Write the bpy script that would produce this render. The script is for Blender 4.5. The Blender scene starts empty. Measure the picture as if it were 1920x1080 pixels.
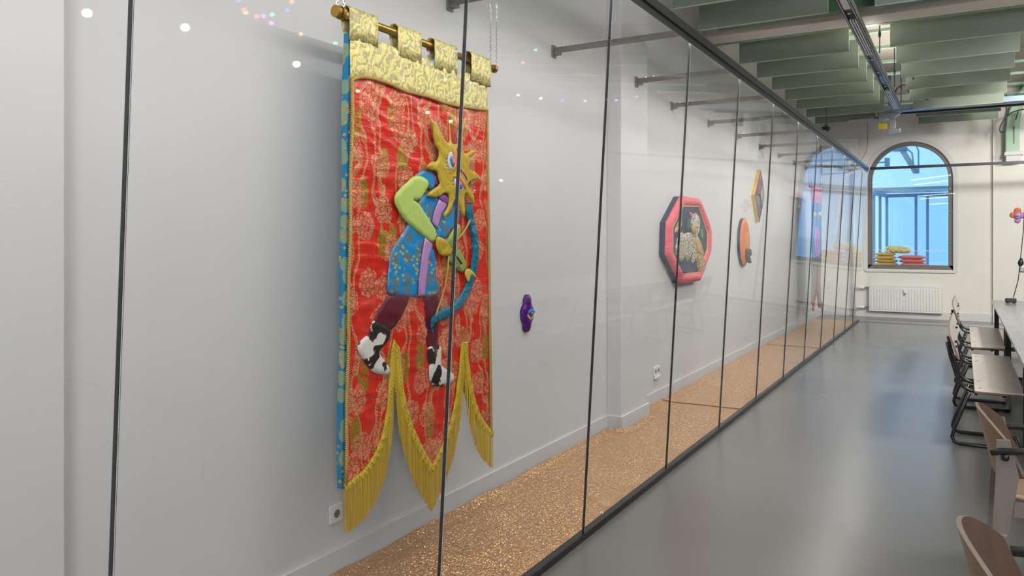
import bpy, bmesh, math, random
from mathutils import Vector, Matrix, noise
from mathutils.geometry import delaunay_2d_cdt

random.seed(7)
SC = bpy.context.scene
COL = SC.collection

# ------------------------------------------------------------ camera
F, CX, HZ, H = 1440.0, 960.0, 450.0, 1.6
TH = math.atan(842 / 1440)
CO, SI = math.cos(TH), math.sin(TH)
cam_d = bpy.data.cameras.new('camera')
cam = bpy.data.objects.new('camera', cam_d)
COL.objects.link(cam)
cam.location = (0, 0, H)
cam.rotation_euler = (math.pi / 2, 0, TH)
cam_d.sensor_width = 36
cam_d.lens = 36 * F / 1920
cam_d.shift_y = -(540 - HZ) / 1920
cam_d.clip_start = 0.05
cam_d.clip_end = 200
SC.camera = cam

# ------------------------------------------------------------ world, exposure
w = bpy.data.worlds.new('world')
SC.world = w
w.use_nodes = True
w.node_tree.nodes['Background'].inputs[0].default_value = (0.75, 0.82, 0.92, 1)
w.node_tree.nodes['Background'].inputs[1].default_value = 0.5
vs = SC.view_settings
vs.view_transform = 'Standard'
vs.look = 'None'
vs.exposure = 0.2
vs.gamma = 1
vs.use_curve_mapping = False
SC.cycles.max_bounces = 10
SC.cycles.diffuse_bounces = 4
SC.cycles.glossy_bounces = 6
SC.cycles.transparent_max_bounces = 40
SC.cycles.caustics_reflective = False
SC.cycles.caustics_refractive = False
SC.cycles.sample_clamp_indirect = 1.6


def area(name, loc, rot, sx, sy, e, col):
    d = bpy.data.lights.new(name, 'AREA')
    d.shape = 'RECTANGLE'
    d.size, d.size_y, d.energy, d.color = sx, sy, e, col
    o = bpy.data.objects.new(name, d)
    o.location, o.rotation_euler = loc, rot
    COL.objects.link(o)
    return o


PI = math.pi
# daylight through the large window behind the camera
area('window_daylight', (3.2, -3.35, 2.4), (PI / 2, 0, 0), 2.0, 2.4, 190, (0.88, 0.93, 1.0))
# added soft fill from overhead, no ceiling panel is known here
area('overhead_fill', (1.6, 1.2, 4.5), (0, 0, 0), 2.4, 5, 34, (1.0, 0.985, 0.97))
area('overhead_fill', (2.2, 6.6, 4.5), (0, 0, 0), 1.2, 3.5, 90, (1.0, 0.98, 0.95))
# led strip under the top rail of the glass
area('strip_light', (-1.602, 7.2, 2.958), (0, math.radians(14), 0), 0.012, 18, 92, (1.0, 0.975, 0.94))
# added upward fill for ceiling and baffles, belonging to no fixture
area('upward_fill', (-.895, 11.6, 3.80), (PI, 0, 0), .08, 4.4, 22, (1.0, .95, .86))
area('upward_fill', (3.2, 9.5, 3.3), (PI, 0, 0), .3, 7, 45, (1.0, .95, .87))
area('upward_fill', (2.6, 3.0, 3.3), (PI, 0, 0), .3, 5, 270, (1.0, .97, .92))
# added spots that brighten the far wall and the floor by the benches
def spot(loc, tgt, e, ang, col, r=.28):
    d = bpy.data.lights.new('fill_spot', 'SPOT')
    d.energy, d.spot_size, d.spot_blend, d.color, d.shadow_soft_size = e, math.radians(ang), .9, col, r
    o = bpy.data.objects.new('fill_spot', d)
    o.location = loc
    o.rotation_euler = (Vector(tgt) - Vector(loc)).to_track_quat('-Z', 'Y').to_euler()
    COL.objects.link(o)
spot((1.9, 12.6, 4.1), (.2, 17.6, 1.8), 560, 95, (1.0, .95, .87))
spot((3.4, 13.2, 4.1), (1.8, 17.6, 1.6), 480, 95, (1.0, .97, .92))
spot((2.4, 9.5, 4.1), (-.2, 12.0, 0), 520, 110, (1.0, .97, .93))
spot((2.4, 6.2, 4.1), (.2, 8.4, 0), 330, 110, (1.0, .98, .95))
# cool daylight in the next room
area('next_room_daylight', (4.7, 20.6, 2.4), (0, PI / 2, 0), 3, 3, 420, (0.24, 0.56, 1.0))
area('next_room_daylight', (-4.7, 20.6, 2.4), (0, -PI / 2, 0), 3, 3, 260, (0.34, 0.64, 1.0))


# ------------------------------------------------------------ node helpers
class NT:
    def __init__(s, name):
        s.m = bpy.data.materials.new(name)
        s.m.use_nodes = True
        s.t = s.m.node_tree
        s.t.nodes.clear()
        s.out = s.t.nodes.new('ShaderNodeOutputMaterial')

    def n(s, kind, **kw):
        nd = s.t.nodes.new(kind)
        for k, v in kw.items():
            if k.startswith('i_'):
                nd.inputs[k[2:].replace('_', ' ')].default_value = v
            else:
                setattr(nd, k, v)
        return nd

    def l(s, a, b):
        s.t.links.new(a, b)

    def coord(s, sc=(1, 1, 1), rot=(0, 0, 0)):
        tc = s.n('ShaderNodeNewGeometry')
        mp = s.n('ShaderNodeMapping')
        mp.inputs['Scale'].default_value = sc
        mp.inputs['Rotation'].default_value = rot
        s.l(tc.outputs['Position'], mp.inputs['Vector'])
        return mp.outputs[0]

    def noise(s, vec, scale, detail=2, rough=.5, dist=0):
        nd = s.n('ShaderNodeTexNoise')
        nd.inputs['Scale'].default_value = scale
        nd.inputs['Detail'].default_value = detail
        nd.inputs['Roughness'].default_value = rough
        nd.inputs['Distortion'].default_value = dist
        if vec is not None:
            s.l(vec, nd.inputs['Vector'])
        return nd.outputs[0]

    def yz(s, sy=1, sz=1, rot=0, warp=0):
        g = s.n('ShaderNodeNewGeometry')
        sp_ = s.n('ShaderNodeSeparateXYZ'); s.l(g.outputs['Position'], sp_.inputs[0])
        cb_ = s.n('ShaderNodeCombineXYZ'); s.l(s.math('ADD', sp_.outputs['Y'], sp_.outputs['X']), cb_.inputs['X']); s.l(sp_.outputs['Z'], cb_.inputs['Y'])
        mp = s.n('ShaderNodeMapping'); mp.inputs['Scale'].default_value = (sy, sz, 1); mp.inputs['Rotation'].default_value = (0, 0, rot)
        s.l(cb_.outputs[0], mp.inputs[0])
        if not warp: return mp.outputs[0]
        nz = s.n('ShaderNodeTexNoise'); nz.inputs['Scale'].default_value = 5; s.l(mp.outputs[0], nz.inputs['Vector'])
        sb = s.n('ShaderNodeVectorMath', operation='SUBTRACT'); sb.inputs[1].default_value = (.5, .5, .5); s.l(nz.outputs['Color'], sb.inputs[0])
        sc_ = s.n('ShaderNodeVectorMath', operation='SCALE'); sc_.inputs['Scale'].default_value = warp; s.l(sb.outputs[0], sc_.inputs[0])
        ad = s.n('ShaderNodeVectorMath', operation='ADD'); s.l(sc_.outputs[0], ad.inputs[0]); s.l(mp.outputs[0], ad.inputs[1])
        return ad.outputs[0]

    def voro(s, vec, scale, feature='F1', out='Distance', rnd=1.0, flat=False):
        nd = s.n('ShaderNodeTexVoronoi', feature=feature)
        if flat: nd.voronoi_dimensions = '2D'
        nd.inputs['Scale'].default_value = scale
        nd.inputs['Randomness'].default_value = rnd
        s.l(vec, nd.inputs['Vector'])
        return nd.outputs[out]

    def wave(s, vec, scale, dist=0, dscale=1, detail=2, direction='X'):
        nd = s.n('ShaderNodeTexWave', bands_direction=direction)
        nd.inputs['Scale'].default_value = scale
        nd.inputs['Distortion'].default_value = dist
        nd.inputs['Detail Scale'].default_value = dscale
        nd.inputs['Detail'].default_value = detail
        s.l(vec, nd.inputs['Vector'])
        return nd.outputs['Fac']

    def ramp(s, fac, a, b, ca=(0, 0, 0, 1), cb=(1, 1, 1, 1)):
        if a > b:
            a, b, ca, cb = b, a, cb, ca
        nd = s.n('ShaderNodeValToRGB')
        e = nd.color_ramp.elements
        e[0].position, e[0].color = a, ca
        e[1].position, e[1].color = b, cb
        s.l(fac, nd.inputs[0])
        return nd.outputs[0]

    def mix(s, fac, a, b, mode='MIX'):
        nd = s.n('ShaderNodeMix', data_type='RGBA', blend_type=mode)
        for sock, v in ((nd.inputs[0], fac), (nd.inputs[6], a), (nd.inputs[7], b)):
            if isinstance(v, (int, float)):
                sock.default_value = v
            elif isinstance(v, tuple):
                sock.default_value = v if len(v) == 4 else v + (1,)
            else:
                s.l(v, sock)
        return nd.outputs[2]

    def math(s, op, a, b=None):
        nd = s.n('ShaderNodeMath', operation=op)
        for i, v in enumerate((a, b)):
            if v is None:
                continue
            if isinstance(v, (int, float)):
                nd.inputs[i].default_value = v
            else:
                s.l(v, nd.inputs[i])
        return nd.outputs[0]

    def bump(s, h, strength=.3, dist=.01):
        nd = s.n('ShaderNodeBump')
        nd.inputs['Strength'].default_value = strength
        nd.inputs['Distance'].default_value = dist
        s.l(h, nd.inputs['Height'])
        return nd.outputs[0]

    def pbr(s, col, rough=.5, metal=0.0, normal=None, spec=.5, sheen=0, coat=0, emit=None, es=0):
        p = s.n('ShaderNodeBsdfPrincipled')
        for nm, v in (('Base Color', col), ('Roughness', rough), ('Metallic', metal),
                      ('Specular IOR Level', spec), ('Sheen Weight', sheen), ('Coat Weight', coat)):
            if isinstance(v, tuple):
                p.inputs[nm].default_value = v if len(v) == 4 else v + (1,)
            elif isinstance(v, (int, float)):
                p.inputs[nm].default_value = v
            else:
                s.l(v, p.inputs[nm])
        if normal is not None:
            s.l(normal, p.inputs['Normal'])
        if emit:
            p.inputs['Emission Color'].default_value = emit + (1,)
            p.inputs['Emission Strength'].default_value = es
        s.l(p.outputs[0], s.out.inputs['Surface'])
        return s.m


def plain(name, col, rough=.5, metal=0.0, var=.08, scale=12, bump=.0, bscale=60, spec=.5, sheen=0, emit=None, es=0, coat=0):
    t = NT(name)
    v = t.coord()
    nz = t.noise(v, scale, 3)
    dk = tuple(c * (1 - var) for c in col)
    lt = tuple(min(1, c * (1 + var)) for c in col)
    c = t.mix(nz, dk, lt)
    nrm = t.bump(t.noise(v, bscale, 3), bump, .004) if bump else None
    return t.pbr(c, rough, metal, nrm, spec, sheen, coat, emit, es)


# ------------------------------------------------------------ materials
M = {}
# painted plaster: soft roller relief and faint scuffs
def plaster(name, col, dirt=.05):
    t = NT(name)
    v = t.coord()
    big = t.noise(v, .9, 4)
    c = t.mix(t.ramp(big, .35, .7), tuple(x * (1 - dirt) for x in col), col)
    sc = t.ramp(t.noise(t.coord((1, 1, .35)), 3.2, 6, .7), .66, .78)
    c = t.mix(t.math('MULTIPLY', sc, .22), c, tuple(x * .82 for x in col))
    return t.pbr(c, .62, 0, t.bump(t.noise(v, 55, 4, .6), .16, .004), .35)

M['wall'] = plaster('wall_paint', (.71, .70, .705))
M['wall_grey'] = plaster('grey_wall_paint', (.07, .07, .07))
M['wall_far'] = plaster('far_wall_paint', (.80, .775, .725))
M['base'] = plaster('baseboard_paint', (.70, .69, .69), .08)
M['ceil'] = plaster('ceiling_paint', (.74, .68, .60))
M['beam'] = plaster('beam_paint', (.80, .74, .67))

t = NT('resin_floor')
v = t.coord()
c = t.mix(t.ramp(t.noise(v, .5, 3, .5), .25, .75), (.165, .163, .155), (.21, .208, .20))
rg = t.ramp(t.noise(t.coord((1.2, .4, 1)), 1.1, 2, .4), .25, .8, (.25, .25, .25, 1), (.28, .28, .28, 1))
M['floor'] = t.pbr(c, rg, 0, None, .6)

t = NT('copper_foil')
v = t.coord()
cell = t.voro(t.coord((1, .75, 1)), 230, out='Color')
geo = t.n('ShaderNodeNewGeometry')
sub = t.n('ShaderNodeVectorMath', operation='SUBTRACT'); sub.inputs[1].default_value = (.5, .5, .5)
t.l(cell, sub.inputs[0])
scl = t.n('ShaderNodeVectorMath', operation='MULTIPLY'); scl.inputs[1].default_value = (1.5, 1.5, .3)
t.l(sub.outputs[0], scl.inputs[0])
add = t.n('ShaderNodeVectorMath', operation='ADD')
t.l(scl.outputs[0], add.inputs[0])
bmp = t.bump(t.noise(t.coord((1, .5, 1)), 9, 4), .12, .03)
cell2 = t.voro(t.coord((1, .8, 1)), 60, out='Color')
mxc = t.mix(.15, cell, cell2)
t.l(mxc, sub.inputs[0])
t.l(bmp, add.inputs[1])
nrm = t.n('ShaderNodeVectorMath', operation='NORMALIZE')
t.l(add.outputs[0], nrm.inputs[0])
c = t.mix(t.noise(v, 3, 3), (.70, .39, .18), (.84, .52, .27))
M['foil'] = t.pbr(c, .27, .8, nrm.outputs[0], .6)


def glassmat(name, tint, f0=.045, boost=.955):
    t = NT(name)
    g = t.n('ShaderNodeNewGeometry')
    d = t.n('ShaderNodeVectorMath', operation='DOT_PRODUCT')
    t.l(g.outputs['Incoming'], d.inputs[0]); t.l(g.outputs['Normal'], d.inputs[1])
    k = t.math('MAXIMUM', t.math('SUBTRACT', 1.0, t.math('ABSOLUTE', d.outputs['Value'])), 0.0)
    fr = t.math('ADD', t.math('MULTIPLY', t.math('POWER', k, 5.0), boost), f0)
    tr = t.n('ShaderNodeBsdfTransparent'); tr.inputs[0].default_value = tint + (1,)
    gl = t.n('ShaderNodeBsdfGlossy'); gl.inputs['Roughness'].default_value = 0.0
    gl.inputs[0].default_value = (1, 1, 1, 1)
    mx = t.n('ShaderNodeMixShader')
    t.l(fr, mx.inputs[0]); t.l(tr.outputs[0], mx.inputs[1]); t.l(gl.outputs[0], mx.inputs[2])
    t.l(mx.outputs[0], t.out.inputs['Surface'])
    return t.m

M['glass'] = glassmat('partition_glass', (.985, .99, .988), .022, .28)
M['glass_blue'] = glassmat('window_glass', (.90, .955, .98), .06, .8)
M['seal'] = plain('seal_profile', (.05, .05, .055), .2, .5)
M['steel_dark'] = plain('dark_steel', (.06, .062, .065), .38, .8, .2, 20)
M['galv'] = plain('galvanised_steel', (.20, .185, .165), .5, .3, .25, 30, .1)
M['tray'] = plain('grey_tray', (.42, .42, .42), .4, .55, .2, 30)
M['blue_tray'] = plain('blue_grey_tray', (.22, .30, .38), .45, .4)
M['green_steel'] = plain('green_painted_steel', (.17, .34, .17), .45, 0, .18, 6)
M['green_pale'] = plain('pale_green_steel', (.33, .50, .36), .45, 0, .1, 6)
M['green_dark'] = plain('dark_green_steel', (.06, .15, .07), .5, 0, .18, 6)
M['felt'] = plain('green_felt', (.24, .285, .235), .95, 0, .10, 90, .3, 220, .1, .35)
M['felt_edge'] = plain('pale_felt_edge', (.48, .58, .45), .9, 0, .06)
M['window_frame'] = plain('taupe_frame', (.17, .15, .13), .45, 0, .08)
M['white_metal'] = plain('white_enamel', (.80, .80, .78), .35, 0, .03)
M['chrome'] = plain('chrome', (.6, .6, .6), .2, 1.0)
M['black'] = plain('black_paint', (.012, .013, .016), .28, 0, .2, 20)
M['black_soft'] = plain('black_plastic', (.015, .016, .02), .4)
M['white_plastic'] = plain('white_plastic', (.82, .82, .80), .4, 0, .02)
M['yellow_tag'] = plain('yellow_tag', (.85, .62, .02), .5)
M['red_cable'] = plain('red_cable', (.45, .10, .08), .5)
M['brass'] = plain('brass_rod', (.50, .29, .055), .30, .85, .12, 30)


def wood(name, a, b, rough=.35, ax=(1, .08, 1), scale=16):
    t = NT(name)
    v = t.coord(ax)
    g = t.noise(v, scale, 6, .62, .6)
    c = t.mix(t.ramp(g, .3, .72), a, b)
    return t.pbr(c, rough, 0, t.bump(g, .06, .004), .45)

M['ply'] = wood('plywood_top', (.50, .45, .40), (.62, .57, .52), .33, (1, .25, 1))
M['ply_edge'] = wood('plywood_edge', (.22, .13, .10), (.34, .22, .17), .55, (.3, .3, 6), 30)
M['table'] = wood('table_top', (.27, .275, .285), (.36, .365, .375), .22, (1, .12, 1))
M['beech_shade'] = wood('shaded_beech_veneer', (.095, .060, .045), (.12, .078, .060), .42, (1, 1, .15), 14)  # darker copy of the beech: shade painted into the backrest's front face
M['beech'] = wood('beech_veneer', (.26, .18, .105), (.33, .235, .14), .42, (1, 1, .15), 14)
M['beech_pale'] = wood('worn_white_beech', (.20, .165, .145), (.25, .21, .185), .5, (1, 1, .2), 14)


def brocade():
    t = NT('red_brocade')
    v = t.coord()
    red = t.mix(t.noise(v, 14, 3), (.50, .012, .006), (.74, .03, .012))
    # ribbons that snake up the cloth, with woven chevrons
    P2 = t.yz(1, .5, 0, .42)
    rib = t.wave(P2, 1.75, 2.2, 1.2, 1, 'X')
    ribm = t.math('MULTIPLY', t.ramp(rib, .60, .64), t.ramp(rib, .93, .90))
    chev = t.ramp(t.wave(t.yz(1, 1, .7), 26, 2, 2, 1, 'Y'), .35, .55)
    c = t.mix(ribm, red, t.mix(chev, (.44, .06, .025), (.60, .24, .11)))
    edge = t.math('MULTIPLY', t.ramp(rib, .56, .60), t.ramp(rib, .72, .68))
    c = t.mix(edge, c, (.56, .28, .12))
    # flower clusters: lobed outline, curled petals inside
    W = t.yz(1, 1, .3, .03)
    fl = t.math('ADD', t.voro(W, 5.6, rnd=.62, flat=True), t.math('MULTIPLY', t.math('SUBTRACT', t.noise(v, 24, 2), .5), .28))
    flm = t.ramp(fl, .38, .35)
    pet = t.ramp(t.voro(t.yz(1, 1, .2, .02), 34, 'DISTANCE_TO_EDGE', flat=True), .05, .11)
    curl = t.ramp(t.wave(t.yz(1, 1, .9, .05), 11, 9, 4, 2, 'X'), .35, .55)
    fm = t.math('MULTIPLY', flm, t.math('MULTIPLY', pet, t.math('ADD', t.math('MULTIPLY', curl, .55), .45)))
    c = t.mix(fm, c, (.66, .29, .15))
    # olive gold leaves
    lf = t.voro(t.yz(1, .5, .7, .05), 5.4, rnd=.9, flat=True)
    lfm = t.math('MULTIPLY', t.ramp(lf, .21, .18), t.ramp(t.noise(v, 55, 2), .38, .46))
    lfm = t.math('MULTIPLY', lfm, t.math('SUBTRACT', 1, t.math('MULTIPLY', flm, .7)))
    c = t.mix(lfm, c, (.40, .27, .03))
    gold = t.math('ADD', t.math('MULTIPLY', lfm, .45), t.math('MULTIPLY', fm, .2))
    h = t.math('ADD', t.math('MULTIPLY', fm, .3), t.noise(t.coord((1, .5, 2.2)), 16, 4))
    return t.pbr(c, .34, gold, t.bump(h, .5, .012), .5, 0)


M['brocade'] = brocade()


def gold_brocade(name='gold_brocade', a=(.74, .63, .22), b=(.42, .39, .19), rough=.4):
    t = NT(name)
    v = t.coord()
    curl = t.wave(t.yz(1, 1, .5, .06), 6.5, 13, 2.6, 3, 'X')
    c = t.mix(t.ramp(curl, .30, .42), b, a)
    c = t.mix(t.ramp(t.noise(t.yz(1, .22), 150, 2), .60, .68), c, tuple(min(1, x * 1.3) for x in a))
    return t.pbr(c, rough, .12, t.bump(curl, .22, .006), .5)

M['gold_brocade'] = gold_brocade()


def blue_brocade(name, base, base2, roses):
    t = NT(name)
    v = t.coord()
    c = t.mix(t.noise(v, 9, 2), base, base2)
    d = t.voro(t.yz(), 11.5, rnd=.62, flat=True)
    sw = t.ramp(t.math('SINE', t.math('ADD', t.math('MULTIPLY', d, 85), t.math('MULTIPLY', t.noise(v, 40, 2), 9))), -.5, .2)
    m = t.math('MULTIPLY', t.ramp(d, .40, .34), t.math('ADD', t.math('MULTIPLY', sw, .35), .65))
    c = t.mix(m, c, roses)
    lf = t.ramp(t.voro(t.yz(1, 1.4, .8), 25, rnd=1, flat=True), .27, .22)
    lf = t.math('MULTIPLY', lf, t.ramp(t.noise(v, 7, 1), .5, .55))
    c = t.mix(lf, c, (.50, .38, .10))
    return t.pbr(c, .36, 0, t.bump(t.noise(t.coord((1, 1.5, .6)), 17, 3), .35, .01), .6)

M['blue_brocade'] = blue_brocade('blue_brocade', (.0, .20, .52), (.005, .30, .66), (.12, .19, .20))
M['backing'] = blue_brocade('blue_backing', (.0, .16, .36), (.0, .26, .50), (.30, .42, .22))


def satin(name, col, rough=.38, sc=11, st=.35, var=.18):
    st = min(1.0, st * 1.7)
    t = NT(name)
    v = t.coord()
    c = t.mix(t.noise(v, 6, 2), tuple(x * (1 - var) for x in col), tuple(min(1, x * (1 + var)) for x in col))
    return t.pbr(c, rough, 0, t.bump(t.noise(v, sc, 3, .5, .8), st, .016), .3, 0)

M['lime'] = satin('lime_satin', (.46, .62, .15), .42, 8, .25, .06)
M['leaf_green'] = satin('leaf_green_satin', (.27, .42, .09))
M['ochre'] = satin('ochre_satin', (.50, .36, .035), .33, 15, .4, .12)
M['ochre_pale'] = satin('pale_ochre_satin', (.62, .46, .10), .35)
M['lilac'] = satin('lilac_satin', (.50, .26, .56), .4, 12, .25, .08)
M['purple_dark'] = satin('dark_purple_satin', (.20, .06, .26), .35)
M['magenta'] = satin('magenta_satin', (.32, .02, .16), .35)
M['orange_satin'] = satin('orange_satin', (.78, .25, .06), .35, 20)
M['eye_white'] = satin('pale_eye_satin', (.60, .62, .74), .4)
M['teal'] = satin('teal_satin', (.0, .15, .24), .3, 26, .6, .25)
M['iris'] = satin('teal_iris_satin', (.02, .25, .32), .3)
M['pink'] = satin('pink_satin', (.85, .15, .36), .35)
M['maroon'] = satin('maroon_satin', (.115, .006, .018), .38, 7, .3, .2)
M['violet'] = satin('violet_velvet', (.075, .008, .17), .3, 9, .4, .4)
M['cyan'] = satin('bright_blue_satin', (.01, .25, .58), .3)
M['crimson'] = satin('crimson_satin', (.35, .01, .02), .3)
M['navy'] = satin('navy_cloth', (.015, .04, .10), .5)
M['rose'] = satin('rose_velvet', (.86, .13, .19), .42, 26, .7, .22)
M['petrol'] = satin('petrol_cloth', (.004, .10, .17), .5, 60, .9, .45)
M['orange_velvet'] = satin('orange_velvet', (.72, .20, .06), .6, 30)
M['plum'] = satin('plum_velvet', (.20, .05, .10), .5, 26, .5, .35)
M['mauve'] = satin('mauve_grey_velvet', (.17, .12, .16), .55, 26, .5, .2)
M['yellow_cloth'] = satin('yellow_cloth', (.72, .50, .12), .5)
M['grey_blob'] = satin('slate_cloth', (.06, .08, .09), .5, 40)
M['red_orange'] = gold_brocade('coral_brocade', (.75, .16, .07), (.55, .05, .04), .45)
M['bow_yellow'] = satin('bow_yellow', (.60, .62, .22), .5)
M['grey_teal'] = blue_brocade('grey_teal_brocade', (.16, .25, .28), (.22, .30, .30), (.32, .30, .18))
M['teal_brocade'] = blue_brocade('teal_brocade', (.0, .13, .20), (.01, .18, .26), (.08, .22, .20))
M['cushion_yellow'] = satin('cushion_yellow', (.80, .55, .14), .7)
M['cushion_amber'] = satin('cushion_amber', (.78, .43, .08), .7)
M['cushion_coral'] = satin('cushion_coral', (.86, .26, .20), .7)

t = NT('cow_print')
v = t.coord()
c = t.mix(t.ramp(t.noise(v, 13, 2, .45, .5), .52, .55), (.72, .70, .66), (.012, .010, .009))
c = t.mix(t.math('MULTIPLY', t.ramp(t.noise(v, 13, 2, .45, .5), .518, .528), t.ramp(t.noise(v, 13, 2, .45, .5), .55, .54)), c, (.13, .06, .03))
M['cow'] = t.pbr(c, .7, 0, t.bump(t.noise(v, 300, 2), .2, .003), .3)

def spots(name, base, base2, spot, sc):
    t = NT(name)
    v = t.coord()
    d = t.voro(v, sc, rnd=.9)
    c = t.mix(t.noise(v, 8, 2), base, base2)
    c = t.mix(t.math('MULTIPLY', t.ramp(d, .16, .22), t.ramp(d, .46, .38)), c, spot)
    return t.pbr(c, .7)

M['leopard_pale'] = spots('pale_spotted_plush', (.52, .47, .38), (.62, .58, .50), (.07, .055, .04), 42)
M['leopard_tan'] = spots('tan_spotted_plush', (.50, .34, .14), (.62, .46, .24), (.06, .045, .03), 46)
M['tan_plush'] = satin('tan_plush', (.58, .36, .12), .7)
M['grass_cloth'] = satin('green_reed_cloth', (.14, .30, .05), .5)
M['grass_dark'] = satin('dark_reed_cloth', (.03, .12, .07), .5)

t = NT('twisted_cord')
v = t.coord((1, 1, 1), (.75, 0, 0))
wv = t.wave(v, 55, 0, 1, 0, 'Z')
M['cord'] = t.pbr(t.mix(t.ramp(wv, .2, .5), (.20, .10, .012), (.80, .55, .17)), .4, .2, t.bump(wv, .6, .006))
t = NT('crochet_braid')
v = t.coord((1, 1.35, 1), (.6, 0, 0))
d = t.voro(v, 62, rnd=.15)
M['braid'] = t.pbr(t.mix(t.ramp(d, .20, .30), (.06, .07, .03), (.62, .44, .03)), .5, 0, t.bump(d, .5, .006))
t = NT('fringe_thread')
v = t.coord((1, 1, .04))
M['fringe'] = t.pbr(t.mix(t.noise(v, 160, 2), (.38, .22, .008), (.72, .47, .03)), .5, 0, None, .4, .2)


def emis(name, col, st):
    t = NT(name)
    e = t.n('ShaderNodeEmission')
    e.inputs[0].default_value = col + (1,)
    e.inputs[1].default_value = st
    t.l(e.outputs[0], t.out.inputs['Surface'])
    return t.m

M['led'] = emis('led_strip', (1, .97, .93), 5)
M['tube'] = emis('tube_light', (1, .97, .93), 14)
M['day'] = emis('daylight_outside', (.66, .80, 1.0), 1.9)
M['bulb_white'] = emis('bulb_white', (1, .90, .70), 30)
M['bulb_white'].cycles.emission_sampling = 'NONE'


# ------------------------------------------------------------ object helpers
def link(o, parent=None, label=None, cat=None, group=None, kind=None):
    COL.objects.link(o)
    if parent is not None:
        o.parent = parent
    if label: o['label'] = label
    if cat: o['category'] = cat
    if group: o['group'] = group
    if kind: o['kind'] = kind
    return o


def root(name, loc, label, cat, group=None, rz=0):
    o = bpy.data.objects.new(name, None)
    o.empty_display_size = .1
    o.location = loc
    o.rotation_euler = (0, 0, rz)
    return link(o, None, label, cat, group)


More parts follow.
